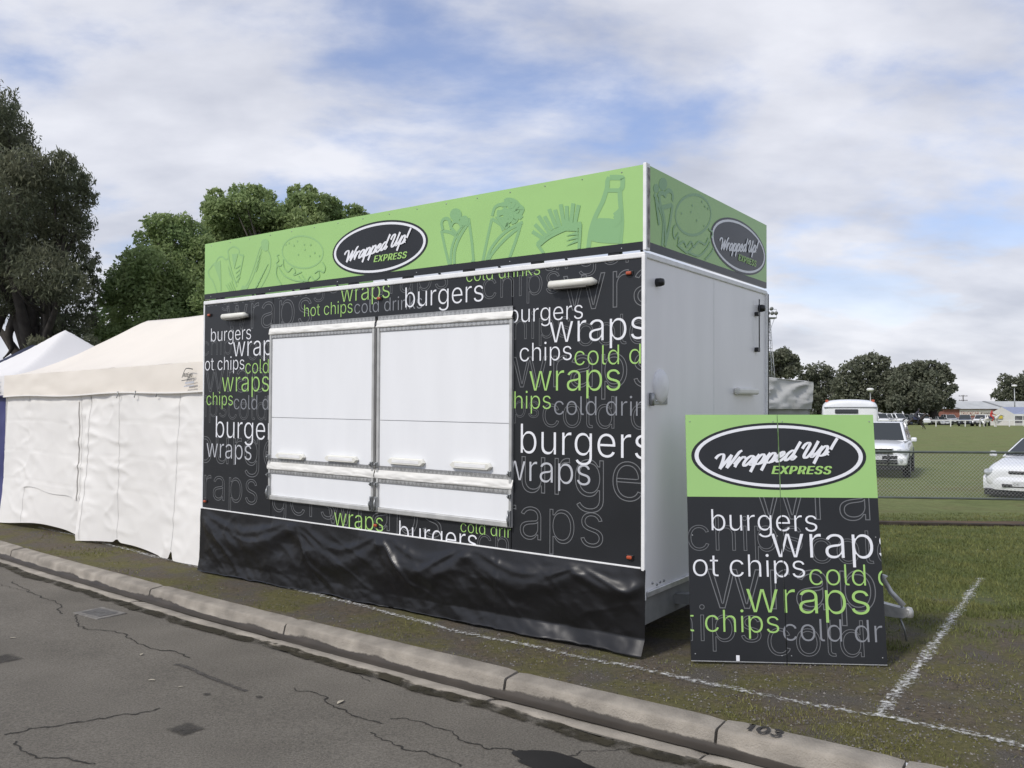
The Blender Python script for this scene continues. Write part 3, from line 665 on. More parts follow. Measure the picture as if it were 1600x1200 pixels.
# shutters
def tread(x0, x1, z0, z1, y, parent): mb = MB(); mb.rbox(x0, x1, y - .004, y, z0, z1, .0015); mb.build('tread_strip', M_TREAD, parent)
def flap(x0, x1, z0, z1, y, parent, bulge=.05):
    mb = MB()
    def fn(u, v):
        t = v; x = x0 + (x1 - x0) * u; b = math.sin(math.pi * t) ** .6
        w = .006 * fbm(x * 5, t * 2.2, z0) + .004 * fbm(x * 17, t * 5, z0)
        return (x, y - b * (bulge * (.35 + .65 * t) + w * 1.2) - .003, z0 + (z1 - z0) * (1 - t) + w * (1 - abs(2 * t - 1)) - .010 * b)
    mb.grid(fn, 60, 10); mb.build('canvas_flap', M_CANVAS, parent)
def shutter(pxa, pxb, pya, hpx, label):
    root = empty('shutter'); root.parent = trailer; root['label'] = label
    x0 = fp(pxa, pya)[0]; x1 = fp(pxb, pya)[0]; y = -.018
    Z = lambda py: fp(425, py)[1]
    top, b1, b2, b3 = Z(507.5), Z(513.5), Z(524), Z(529)
    seam, t1, c1, c2, t2, low, bot = Z(652), Z(715.5), Z(721), Z(733.5), Z(739), Z(773), Z(780)
    fr = MB()
    fr.rbox(x0, x0 + .028, y - .012, 0, bot, b2, .004); fr.rbox(x1 - .028, x1, y - .012, 0, bot, b2, .004); fr.rbox(x0 + .028, x1 - .028, y - .018, 0, bot, low, .008)
    fr.build('frame', mat('dull_aluminium', (.52, .52, .50), .45, var=.12, vscale=9, metal=.35), root)
    g = .0015
    for za, zb in ((seam + g, b3), (t1, seam - g), (low, t2)):
        mb = MB(); mb.box(x0 + .03, x1 - .03, y + .004, -.002, za + .001, zb - .001); mb.build('board', M_PANELW, root)
    mb = MB(); mb.box(x0 + .03, x1 - .03, y + .007, -.0025, seam - .0012, seam + .0012); mb.build('seam', M_GREYP, root)
    tread(x0 + .002, x1 - .002, b1, top, y + .004, root); tread(x0 + .03, x1 - .03, b3, b2, y - .002, root)
    tread(x0 + .03, x1 - .03, c1, t1, y - .001, root); tread(x0 + .03, x1 - .03, t2, c2, y - .001, root)
    flap(x0 - .005, x1 + .005, b2, b1, y, root, .026); flap(x0 - .012, x1 + .012, c2, c1, y, root, .020)
    for pa, pb, py in hpx:
        xa = fp(pa, py)[0]; xb = fp(pb, py)[0]; z = fp((pa + pb) / 2, py)[1]
        mb = MB(); w = .032; poly = [(xa, z), (xa + .03, z + w), (xb - .03, z + w), (xb, z), (xb - .03, z - w), (xa + .03, z - w)]
        n = len(poly); q = [(x, y + .001, zz) for x, zz in poly] + [(xa + (x - xa) * .98 + (xb - xa) * .01, y - .036, z + (zz - z) * .72) for x, zz in poly]
        mb.add(q, [tuple(range(n, 2 * n))] + [(i, (i + 1) % n, (i + 1) % n + n, i + n) for i in range(n)])
        hd = mb.build('handle', M_FIX, root)
        mb = MB(); mb.rbox(xa + .06, xb - .05, y - .0385, y - .034, z - .012, z + .016, .002); mb.build('grip_recess', M_WTRIM, hd)
    for sx in (x0 + .014, x1 - .014):
        for z0, z1 in ((bot + .005, bot + .14), (t2 - .035, t2 + .005), (t1 - .012, t1 + .035)):
            mb = MB(); mb.rbox(sx - .014, sx + .014, y - .03, y - .012, z0, z1, .005)
            mb.tube([(sx, y - .034, z0 + .012), (sx, y - .05, (z0 + z1) / 2), (sx, y - .03, z1 - .008)], .007, 6)
            mb.build('latch', M_STEEL, root)
    return root
shutter(424, 587.5, 600, [(436, 480, 713), (513, 563, 717)], 'smaller looking white shutter on the left of the front')
shutter(592, 803, 600, [(611, 667, 721.5), (708, 772, 727.5)], 'white shutter on the right of the front')

# sign parapet
SY = -.006
sgr = (-TL, -.004, ZB, ZS)
mb = MB(); mb.box(-TL, -.004, SY, SY + .02, ZGR, ZS, 0); mb.box(-TL, -.004, SY, SY + .02, ZB + .006, ZGR, 1)
sign = mb.build('sign_panel', [M_GREEN, M_DARK], trailer); sign['label'] = 'long lime green front sign with pale food drawings and oval logo'
place_s = lambda u, v, h: Vector((u, SY - h, v))
mb = MB(); mb.box(.0, .02, .05, TD - .03, ZGR + .0, ZS, 0); mb.box(.0, .02, .05, TD - .03, ZB + .006, ZGR, 1)
sign2 = mb.build('sign_panel', [M_GREEN, M_DARK], trailer); sign2['label'] = 'shaded green end sign with wrap, burger and oval logo'
place_s2 = lambda u, v, h: Vector((.02 + h, u, v))
mb = MB(); mb.box(-TL, -TL + .02, .05, TD - .03, ZB + .006, ZS); mb.build('sign_panel', M_GREEN, trailer)
mb = MB(); mb.rbox(-.004, .024, SY - .006, .05, ZB, ZS + .012, .004); mb.build('sign_corner_post', M_WTRIM, trailer)
mb = MB(); mb.box(.024, .0262, .006, .046, ZB + .02, ZS - .02); mb.build('rust_streaked_face', mat('weathered_grey', (.36, .34, .32), .8, var=.5, vscale=14), trailer)
for k in range(8):
    x = -TL + .25 + k * (TL - .5) / 7
    mb = MB(); mb.rbox(x - .05, x + .05, .0, .05, ZT + .010, ZB + .02, .004); mb.tube([(x, .03, ZB), (x, .03, ZS - .08)], .014, 6); mb.tube([(x, .03, ZS - .1), (x, .55, ZT + .01)], .012, 6)
    mb.build('sign_bracket', M_BLACKPL, trailer)
for k in range(16):
    x = -TL + .12 + k * (TL - .3) / 15
    for z in ((ZS - .03,) if k % 3 else (ZS - .03, ZB + .03)):
        mb = MB(); mb.lathe([(.006, 0), (.005, .003), (0, .0035)], Matrix.Translation((x, SY, z)) @ Matrix.Rotation(R(90), 4, 'X'), 8); mb.build('rivet', M_STEEL, sign)
fpl = fp
def draw(shapes, conv, base, sc, place, h, parent, clip, name, wpx=1.0, m=None):
    """shapes in pixels of a blown-up view: ('l', pts[, width]) lines, ('f', pts) filled, ('d', x, y, rx, ry)"""
    m = m or M_ICON; p = Print(); cv = lambda q: conv(base[0] + q[0] / sc, base[1] + q[1] / sc)
    for s_ in shapes:
        if s_[0] == 'l': p.line([cv(q) for q in s_[1]], (s_[2] if len(s_) > 2 else 1) * wpx)
        elif s_[0] == 'c': p.line([cv(q) for q in s_[1]], wpx, True, True)
        elif s_[0] == 'f': p.fill([cv(q) for q in s_[1]])
        else:
            n = 26; p.fill([cv((s_[1] + s_[3] * math.cos(2 * math.pi * i / n), s_[2] + s_[4] * math.sin(2 * math.pi * i / n))) for i in range(n)])
    p.done(name, place, h, m, parent, clip)
def ell(x, y, rx, ry, n=20, a=0.0, t0=0, t1=2 * math.pi):
    return [(x + rx * math.cos(t0 + (t1 - t0) * i / n) * math.cos(a) - ry * math.sin(t0 + (t1 - t0) * i / n) * math.sin(a), y + rx * math.cos(t0 + (t1 - t0) * i / n) * math.sin(a) + ry * math.sin(t0 + (t1 - t0) * i / n) * math.cos(a)) for i in range(n + (0 if t1 - t0 > 6.2 else 1))]
gclip = (-TL + .005, -.01, ZGR + .002, ZS - .005)
B2, B1 = (660, 240), (300, 240)
draw([('l', [(122, 482), (145, 590), (170, 695)]), ('l', [(122, 484), (180, 494), (232, 528)]), ('l', [(292, 405), (312, 550), (325, 700)]), ('l', [(288, 408), (218, 510), (186, 600), (180, 700)]), ('l', [(298, 425), (238, 520), (206, 610), (204, 700)]), ('l', [(325, 655), (310, 690), (300, 700)]),
      ('d', 213, 383, 37, 40), ('d', 266, 420, 27, 32), ('l', ell(152, 440, 28, 34, 14, 0, 2.6, 6.0)), ('l', [(125, 445), (132, 478)]), ('l', ell(215, 468, 32, 44, 14, 0, 3.0, 6.2)), ('l', [(172, 418), (185, 465), (220, 505)])], fp, B2, 4, place_s, .0015, sign, gclip, 'wrap_drawing', .028)
draw([('l', [(437, 408), (408, 540), (380, 675)]), ('l', [(437, 408), (492, 444), (508, 482)]), ('l', [(618, 445), (585, 550), (545, 660)]), ('l', [(630, 430), (520, 492), (435, 590), (398, 690)]), ('l', [(610, 460), (525, 530), (440, 625), (410, 690)]),
      ('l', [(440, 390), (455, 340), (490, 320), (520, 330), (505, 360), (470, 365)]), ('l', [(515, 300), (540, 290), (580, 300), (610, 330), (630, 350), (615, 385), (625, 405)], 1.3), ('l', [(500, 320), (545, 318), (560, 350), (600, 345), (590, 380), (620, 400)], 1.4), ('l', [(470, 385), (510, 370), (540, 395), (575, 380), (590, 415), (560, 430)], 1.4), ('l', [(505, 400), (530, 425), (525, 460), (545, 440)], 1.4), ('l', [(530, 300), (555, 330), (585, 315), (600, 340)], 1.4), ('l', [(520, 350), (550, 370), (565, 400), (540, 430)], 1.3), ('f', [(455, 395), (500, 395), (530, 430), (520, 470), (500, 450), (475, 415)])], fp, B2, 4, place_s, .0015, sign, gclip, 'salad_wrap_drawing', .028)
fr_ = []
for (xa, ya), (xb, yb) in (((770, 540), (690, 488)), ((772, 512), (706, 443)), ((795, 495), (728, 390)), ((815, 478), (766, 393)), ((840, 465), (795, 348)), ((862, 458), (832, 352)), ((888, 452), (868, 318)), ((908, 447), (905, 328)), ((930, 442), (947, 312)), ((957, 436), (980, 322))):
    dx, dy = xb - xa, yb - ya; l = math.hypot(dx, dy); nx_, ny_ = -dy / l * 12, dx / l * 12
    fr_.append(('f', [(xa + nx_, ya + ny_), (xa - nx_, ya - ny_), (xb - nx_, yb - ny_), (xb + nx_, yb + ny_)]))
fr_ += [('l', [(720, 565), (745, 600), (768, 635)]), ('l', [(720, 566), (790, 505), (900, 455), (996, 436)]), ('l', [(730, 578), (800, 522), (905, 472), (990, 455)]), ('l', [(992, 440), (988, 520), (982, 600)])] + [('f', [(900, 580 - k * 32), (975, 530 - k * 22), (978, 552 - k * 22)]) for k in range(4)]
draw(fr_, fp, B2, 4, place_s, .0015, sign, gclip, 'chips_drawing', .026)
draw([('l', [(1172, 150), (1245, 152), (1254, 165), (1252, 212), (1238, 235), (1240, 300), (1246, 370), (1248, 440), (1240, 540), (1232, 600)], 1.3), ('l', [(1172, 150), (1160, 172), (1158, 208), (1150, 240), (1128, 305), (1082, 400), (1054, 490), (1040, 600)], 1.3), ('l', [(1160, 231), (1240, 231)]), ('f', [(1080, 412), (1110, 404), (1170, 405), (1215, 414), (1247, 424), (1246, 480), (1240, 520), (1232, 562), (1170, 562), (1100, 556), (1053, 545), (1058, 490)])] + [('l', [(1200, 385 + k * 22), (1225, 365 + k * 22), (1245, 340 + k * 22)]) for k in range(4)], fp, B2, 4, place_s, .0015, sign, gclip, 'bottle_drawing', .030)
draw([('l', [(104, 735), (130, 700), (150, 682), (168, 652), (192, 645), (214, 662), (234, 648), (228, 608), (262, 582), (296, 600), (300, 630), (326, 636)]), ('l', [(104, 738), (112, 770), (135, 800), (162, 880)]), ('f', [(138, 690), (182, 668), (178, 800), (165, 760)]), ('l', [(180, 690), (184, 860)]), ('l', [(230, 640), (252, 740), (284, 832)]), ('f', [(252, 628), (292, 626), (268, 722)]), ('l', [(326, 636), (306, 740), (290, 808)]), ('f', [(228, 700), (245, 745), (262, 800), (238, 760)])] + [('l', [(275 + k * 2, 720 + k * 28), (305, 700 + k * 24)], .7) for k in range(4)] + [('l', [(215 + k * 12, 820 - k * 8), (240 + k * 12, 860)], .6) for k in range(4)], fp, B1, 4, place_s, .0015, sign, gclip, 'taco_drawing', .018, M_ICON2)
draw([('l', [(300, 860), (345, 820), (372, 760), (400, 680), (425, 600), (440, 575)], .8), ('l', [(440, 590), (410, 690), (375, 790), (330, 860)], .8), ('l', [(478, 605), (494, 650), (490, 720), (455, 800), (405, 880)], .8), ('d', 460, 562, 24, 28), ('f', [(437, 565), (483, 565), (480, 605), (462, 612), (440, 595)]), ('f', [(300, 870), (318, 825), (360, 830), (340, 860)])] + [('f', [(395 + k * 8, 680 - k * 30 + 60), (425 + k * 8, 645 - k * 30 + 50), (405 + k * 6, 690 - k * 30 + 50)]) for k in range(4)] + [('l', [(480 - k * 12, 690 + k * 25), (455 - k * 14, 735 + k * 26)], .6) for k in range(6)], fp, B1, 4, place_s, .0015, sign, gclip, 'hot_dog_drawing', .018, M_ICON2)
seeds = [('d', x, y, 4, 7) for x, y in ((590, 570), (610, 560), (662, 548), (705, 570), (708, 600), (640, 575), (668, 632), (740, 640), (770, 620), (800, 640), (745, 570))]
draw([('c', ell(695, 616, 128, 100, 24, .1))] + seeds + [('l', [(548, 632), (536, 640), (545, 668), (530, 688), (556, 702), (566, 690)], .8), ('l', [(575, 660), (578, 710), (605, 738), (632, 712), (650, 738), (640, 760), (690, 740)], .8), ('l', [(535, 700), (532, 760), (560, 815), (592, 846)], .9), ('l', [(540, 702), (580, 760), (640, 790), (700, 800)], .8), ('l', [(690, 758), (720, 795), (745, 766), (770, 790), (800, 770), (795, 738)], .8), ('l', [(818, 678), (836, 710), (828, 742), (800, 730), (770, 748)], .8), ('l', [(600, 830), (680, 838), (790, 800)], .8), ('l', [(670, 765), (690, 790), (735, 800)], .8)], fp, B1, 4, place_s, .0015, sign, gclip, 'burger_drawing', .016, M_ICON2)
ul, vl = fp(520.5, 394); ur, vr = fp(669.5, 378); _, vt = fp(600, 344.5); _, vb = fp(592, 428.5)
logo((ul + ur) / 2, (vt + vb) / 2, (ur - ul) / 2, (vt - vb) / 2, place_s, .0022, [(sign, sgr)])
eclip = (.055, TD - .035, ZGR + .002, ZS - .004); B3 = (960, 240)
draw([('d', 360, 242, 33, 50), ('d', 306, 275, 22, 36), ('l', [(290, 320), (330, 420), (362, 540), (352, 730)]), ('l', [(330, 335), (345, 420), (370, 420), (430, 404)]), ('l', ell(405, 340, 32, 48, 14, 0, 3.6, 6.9)), ('l', ell(350, 350, 28, 40, 14, 0, 3.3, 6.2)), ('l', [(350, 415), (375, 560), (380, 720)]), ('l', [(434, 402), (410, 560), (374, 725)]), ('l', [(300, 340), (318, 480), (330, 560)])], ep, B3, 5, place_s2, .0015, sign2, eclip, 'wrap_drawing', .034)
draw([('c', ell(597, 481, 138, 158, 24, .15))] + [('d', x, y, 5, 9) for x, y in ((590, 408), (580, 458), (505, 470), (625, 524), (683, 568), (690, 415), (665, 378), (712, 432))] + [('l', [(462, 560), (440, 590), (440, 640), (455, 664), (480, 620)], .8), ('l', [(485, 650), (480, 710), (520, 690), (545, 730), (580, 690), (600, 730), (640, 690), (690, 710), (715, 660)], .8), ('l', [(470, 715), (510, 750), (550, 775), (590, 735)], .8), ('l', [(560, 775), (640, 800), (700, 745), (730, 690)], .8), ('l', [(690, 830), (735, 780), (755, 740)], .8), ('l', [(715, 590), (745, 620), (735, 660)], .8)], ep, B3, 5, place_s2, .0015, sign2, eclip, 'burger_drawing', .022)
ul, vl = ep(1106.5, 367); ur, vr = ep(1193, 398); _, vt = ep(1139, 337.3); _, vb = ep(1159, 431)
logo((ul + ur) / 2, (vt + vb) / 2 , (ur - ul) / 2 * 1.0, (vt - vb) / 2 * .97, place_s2, .0022, [(sign2, (.05, TD - .03, ZB + .006, ZS))])

# fittings on the front and end
def light_bar(pa, pb, tilt):
    (xa, za), (xb, zb) = fp(*pa), fp(*pb); mb = MB(); z = (za + zb) / 2
    prof_ = [(-.055, .006), (-.055, -.016), (.0, -.022), (.0, .02)]
    mb.tube([(xa, -.03, z), (xa + .03, -.055, z + .004), (xb - .03, -.055, z + .004), (xb, -.03, z)], [.012, .032, .032, .012], 10)
    mb.box(xa + .03, xb - .03, -.03, 0, z - .014, z + .02)
    o = mb.build('light_bar', M_FIX, trailer)
    mb = MB(); mb.rbox(xa + .07, xb - .07, -.075, -.03, z - .037, z - .026, .003); mb.build('lens', mat('smoked_lens', (.12, .115, .1), .3), o)
light_bar((861, 449), (936, 440), 0); light_bar((353, 497.5), (391, 492.5), 0)
def marker(px, py, y=0):
    x, z = fp(px, py); o = MB(); o.rbox(x - .030, x + .030, -.010, 0, z - .018, z + .018, .005); b = o.build('marker_light', M_BLACKPL, trailer)
    o = MB(); o.rbox(x - .022, x + .022, -.028, -.008, z - .013, z + .013, .009); o.build('lens', M_AMBER, b)
for p in ((984, 427), (328.5, 492.5), (594, 466.5), (322, 783), (588.5, 820.5), (985, 870.5)): marker(*p)
def eknob(px, py, r):
    u, v = ep(px, py); mb = MB(); mb.lathe([(r, 0), (r, .03), (r * .8, .055), (0, .06)], Matrix.Translation((.0, u, v)) @ Matrix.Rotation(R(90), 4, 'Y'), 14); mb.build('end_lamp', M_BLACKPL, trailer)
eknob(1026, 441.5, .032); eknob(1186, 482, .036)
u, v = ep(1031, 604)
mb = MB(); mb.lathe([(.115, 0), (.115, .012), (.10, .028), (.06, .038), (0, .041)], Matrix.Translation((0, u, v)) @ Matrix.Rotation(R(90), 4, 'Y') @ Matrix.Scale(1.12, 4, (1, 0, 0)), 28); mb.build('vent_cover', M_WTRIM, trailer)
u0, v0 = ep(1012, 634); u1, v1 = ep(1041, 622)
mb = MB(); mb.rbox(.0, .012, u0 + .02, u1, v0 + .01, v0 + .085, .003); mb.tube([(.02, u0 + .03, v0), (.02, u0 + .03, v0 + .095)], .018, 10); 
hg = mb.build('door_hinge', M_STEEL, trailer)
for k in range(3): mb = MB(); mb.lathe([(.009, 0), (.007, .005), (0, .006)], Matrix.Translation((.012, u0 + .12 + k * .06, v0 + .035 + (k % 2) * .025)) @ Matrix.Rotation(R(90), 4, 'Y'), 8); mb.build('bolt', M_ALU, hg)
u0, v0 = ep(1146, 611); u1, _ = ep(1177, 611)
mb = MB(); mb.rbox(0, .06, u0, u1, v0 - .03, v0 + .03, .018); mb.build('door_handle', M_FIX, trailer)
u0, v0 = ep(1181.5, 468); _, v1 = ep(1181.5, 549)
mb = MB(); mb.tube([(.03, u0, v0), (.03, u0, v1)], .006, 6); rd = mb.build('door_stay_rod', M_BLACKPL, trailer)
for py, s_ in ((490, .025), (545, .03)):
    _, vv = ep(1181, py); mb = MB(); mb.rbox(0, .036, u0 - .05, u0 + .012, vv - s_, vv + .012, .006); mb.build('clip', M_BLACKPL, rd)
for px, py in ((1019, 911), (1031, 909), (1037, 907), (1026, 913)):
    u, v = ep(px, py); mb = MB(); mb.lathe([(.012, 0), (.009, .008), (0, .009)], Matrix.Translation((.0, u, v)) @ Matrix.Rotation(R(90), 4, 'Y'), 8); mb.build('bolt', M_STEEL, trailer)

# skirt: hanging black sheet with creases
SKFOLD = [((.30, .08), (.35, .78), .05, .05), ((.30, .10), (.42, .55), .05, .04), ((.52, .08), (.59, .62), .04, .07), ((.69, .04), (.60, .45), .045, .06), ((.33, .55), (.41, .90), .06, .05), ((.90, .05), (.84, .26), .035, .05), ((.90, .05), (.98, .30), .04, .05), ((.05, .35), (.13, .85), .05, .04), ((.76, .0), (.76, 1.0), .03, .03)]
SWAG = [(-.02, .30, .42, .030, .15), (.02, .26, .22, .016, .07), (.27, .53, .50, .026, .15), (.32, .50, .26, .014, .06), (.50, .71, .42, .034, .15), (.54, .68, .20, .014, .06), (.68, .92, .36, .022, .13), (.72, .89, .18, .012, .05), (.88, 1.03, .24, .026, .09)]
def skirt_fn(u, v):
    x = -TL - .012 + (TL + .037) * u; z0 = ZW - .014; w = TM @ Vector((x, 0, 0)); zb = -w.z + .006
    s = 1 - v                         # 0 at the top, 1 at the ground
    z = z0 + (zb - z0) * s
    y = -.012 - .018 * s
    env = min(1, s * 3.0)
    for pa, pb, sag, dep, wid in SWAG:                               # swags hanging between the pinned points
        if pa - .04 < u < pb + .04:
            t = min(1, max(0, (u - pa) / (pb - pa))); k = math.sin(math.pi * t) ** .7
            y -= dep * (.35 + .65 * k) * math.exp(-((s - (.05 + sag * (1 - abs(2 * t - 1) ** 1.7))) / (wid * (.55 + .45 * k))) ** 2) * min(1, s * 7)
    for (ua, sa), (ub, sb), wid, dep in SKFOLD:                      # short creases from a pinned point
        dx, ds_ = (ub - ua) * 5.4, (sb - sa) * .62; qx, qs = (u - ua) * 5.4, (s - sa) * .62
        ll = math.hypot(dx, ds_); t = (qx * dx + qs * ds_) / (ll * ll); dist = abs(qx * ds_ - qs * dx) / ll
        if -.1 < t < 1.2: y -= .30 * dep * math.exp(-(dist / (wid * (.3 + .5 * max(0, t)))) ** 2) * math.sin(math.pi * min(1, max(0, (t + .1) / 1.3))) * min(1, s * 6)
    y -= env * (.034 * fbm(x * .8 + 3, z * 1.1, 2.0, 2) + .011 * fbm(x * 2.6 + z * 2, z * 3.0, 5.0, 3))
    for sd_, kx, kz in ((3., 2.1, -1.5), (8., -1.6, 2.4), (15., .6, 3.0)):
        q = fbm(x * 1.3 + z * kx, z * 1.4 + x * kz * .3, sd_, 2); y -= .0065 * max(0, 1 - abs(q) * 4) ** 1.6 * env * (1 - .7 * sstep(.5, .9, s))
    q = fbm(x * 3.1 + z * 2.6, z * 3.4 - x * 1.7, 21.0, 3); y -= .0022 * max(0, 1 - abs(q) * 3.0) * env
    q = fbm(x * 2.6 - z * 3.6, z * 3.0 + x * 1.9, 27.0, 3); y -= .0018 * max(0, 1 - abs(q) * 3.0) * env
    y -= .012 * math.sin(math.pi * min(1, s)) 
    ef = sstep(0, .03, u) * sstep(0, .02, 1 - u); y = -.014 - .012 * s + (y + .014 + .012 * s) * (.15 + .85 * ef)
    if s > .80: y -= (s - .80) * (.10 + .22 * sstep(.45, .95, u))      # hem lies out on the ground
    if s > .93: z = max(z, zb + .012 + .018 * abs(fbm(x * 2, 4, 1)))
    return (x, y, z)
mb = MB(); mb.grid(skirt_fn, 320, 60); mb.build('skirt', M_SKIRT, trailer)

# chassis, wheels and drawbar
mb = MB()
for y in (.45, TD - .45): mb.rbox(-TL + .1, -.02, y - .05, y + .05, ZE - .16, ZE - .004, .004)
for x in (-.25, -1.6, -3.6, -TL + .2): mb.box(x - .04, x + .04, .10, TD - .10, ZE - .12, ZE - .006)
mb.build('chassis', M_GALVP, trailer)
mb = MB(); mb.rbox(-.10, -.015, .06, TD - .06, ZE - .22, ZE - .014, .004); mb.build('cross_member', M_GALVP, trailer)
mb = MB(); tip = Vector((1.32, TD / 2, ZE - .14))
for y in (.55, TD - .55): mb.tube([(-1.0, y, ZE - .12), (-.10, y, ZE - .12), tuple(tip)], .055, 4, sm=False)
mb.build('drawbar', M_GALVP, trailer)
M_CAST = mat('cast_silver', (.46, .46, .44), .45, metal=.4, var=.15, vscale=20)
mb = MB(); mb.prism([(-.16, -.05), (.16, -.045), (.20, -.02), (.20, .02), (.02, .045), (-.16, .05)], -.035, .035, M=Matrix.Translation(tip))
mb.lathe([(0, .055), (.035, .045), (.05, .01), (.05, -.03), (.04, -.05)], Matrix.Translation(tip + Vector((.19, 0, 0))) @ Matrix.Scale(.72, 4), 12)
mb.tube([tuple(tip + Vector((.16, 0, .04))), tuple(tip + Vector((.07, 0, .13))), tuple(tip + Vector((.02, 0, .22))), tuple(tip + Vector((.03, 0, .25)))], [.022, .020, .018, .020], 8)
mb.build('coupling', M_CAST, trailer)
mb = MB(); mb.tube([tuple(tip + Vector((.12, 0, -.02))), tuple(tip + Vector((.16, .02, -.14))), tuple(tip + Vector((.17, .03, -.22)))], .008, 6); mb.build('safety_chain', M_STEEL, trailer)
mb = MB(); mb.tube([(1.0, TD / 2 + .16, ZE - .10), (1.0, TD / 2 + .16, .12)], .03, 10); mb.lathe([(.0, -.03), (.09, -.03), (.09, .03), (0, .03)], Matrix.Translation((1.0, TD / 2 + .16, .07)) @ Matrix.Rotation(R(90), 4, 'X'), 18); mb.build('jockey_wheel', M_STEEL, trailer)
def wheel(parent, loc, r, w, axis='Y', name='wheel'):
    e = empty(name); e.parent = parent; e.location = loc
    Mx = Matrix.Rotation(R(90), 4, 'X') if axis == 'Y' else Matrix.Rotation(R(90), 4, 'Y')
    mb = MB(); mb.lathe([(r * .62, -w / 2), (r * .9, -w / 2), (r, -w / 2 + .03), (r, w / 2 - .03), (r * .9, w / 2), (r * .62, w / 2), (r * .62, -w / 2)], Mx, 26); mb.build('tyre', M_RUBBER, e)
    mb = MB(); mb.lathe([(0, w * .40), (r * .2, w * .42), (r * .45, w * .30), (r * .60, w * .48), (r * .63, w * .48), (r * .63, -w * .48), (r * .60, -w * .48), (r * .45, -w * .30), (r * .2, -w * .42), (0, -w * .40)], Mx, 26); mb.build('rim', M_ALU, e)
    return e
for x in (-2.45, -3.2):
    for y in (.22, TD - .22):
        wheel(trailer, (x, y, .31 - (TM @ Vector((x, y, 0))).z), .31, .18)

# ================================================================== FOLDING SIGN leaning by the drawbar
BL = on_z(1080, 1033, .012); BR = on_z(1387, 1040, .012)
BU = (BR - BL).normalized(); BW = (BR - BL).length
r_ = ray(1071, 648); tt = (BL - _C).dot(BU) / r_.dot(BU); TLp = _C + r_ * tt
BV = (TLp - BL); BH = BV.length; BV.normalize(); BN = BU.cross(BV).normalized()
SM = Matrix((BU, -BN, BV)).transposed().to_4x4(); SM = Matrix.Translation(BL) @ SM
board = tag(empty('folding_sign', mw=SM), 'two leaf charcoal and green menu sign board leaning beside the trailer drawbar', 'sign board')
SI = SM.inverted(); bp_ = plane_inv(SI, 1)
hx = BW * .493; _, zbd = bp_(1220, 777)
leaves = []
for x0, x1 in ((0, hx - .0025), (hx + .0025, BW)):
    mb = MB(); mb.box(x0, x1, .0, .018, zbd, BH, 0); mb.box(x0, x1, .0, .018, .006, zbd, 1); mb.box(x0 + .001, x1 - .001, .001, .017, .0, .006, 2)
    lf = mb.build('sign_leaf', [M_GREEN, M_DARK, M_ALU], board); leaves.append((lf, (x0 + .001, x1 - .001, .008, BH)))
    for fx in (x0 + .03, x1 - .03):
        for fz in (.05, BH * .5, BH - .05):
            mb = MB(); mb.lathe([(.005, 0), (.004, .003), (0, .0035)], Matrix.Translation((fx, 0, fz)) @ Matrix.Rotation(R(90), 4, 'X'), 8); mb.build('screw', M_STEEL, lf)
dclip = [(l, (c[0], c[1], .008, zbd)) for l, c in leaves]
for z in (BH * .15, BH * .55, BH * .9): mb = MB(); mb.rbox(hx - .04, hx + .04, .019, .024, z - .05, z + .05, .002); mb.build('hinge', M_STEEL, board)
place_b = lambda u, v, h: Vector((u, -h, v))
BWORDS = [('wra', 'wra', 1180, 1360, 812, 'O'), ('chips', 'chips', 1075, 1254, 860, 'O'), ('cold', 'col', 1267, 1366, 880, 'O'), ('wraps', 'wrap', 1106, 1370, 951, 'O'), ('chips', 'ips', 1094, 1190, 1002, 'O'), ('cold', 'cold', 1200, 1351, 1024, 'O'),
 ('burgers', 'burgers', 1112, 1277, 829, 'W'), ('wraps', 'wrap', 1206, 1365, 871, 'W'), ('hot chips', 'ot chips', 1083, 1258, 900, 'W'), ('cold drinks', 'cold', 1265, 1353, 914, 'G'), ('wraps', 'wraps', 1167, 1359, 957, 'G'), ('hot chips', 'chips', 1102, 1217.5, 987, 'G'), ('cold drinks', 'cold dr', 1224, 1380, 1001, 'D'), ('burgers', 'burgers', 1152, 1455, 1086, 'W')]
for t, an, l, r, y, s_ in BWORDS:
    st, h, m, vs_ = STY[s_]; word(t, an, l, r, y, bp_, place_b, st, h, m, dclip, vs_)
ul, _ = bp_(1080, 712); ur, _ = bp_(1353.5, 716); _, vt = bp_(1215, 660.5); _, vb = bp_(1220, 765.5)
logo((ul + ur) / 2, (vt + vb) / 2, (ur - ul) / 2, (vt - vb) / 2, place_b, .0015, [(l, (c[0], c[1], zbd, BH)) for l, c in leaves])

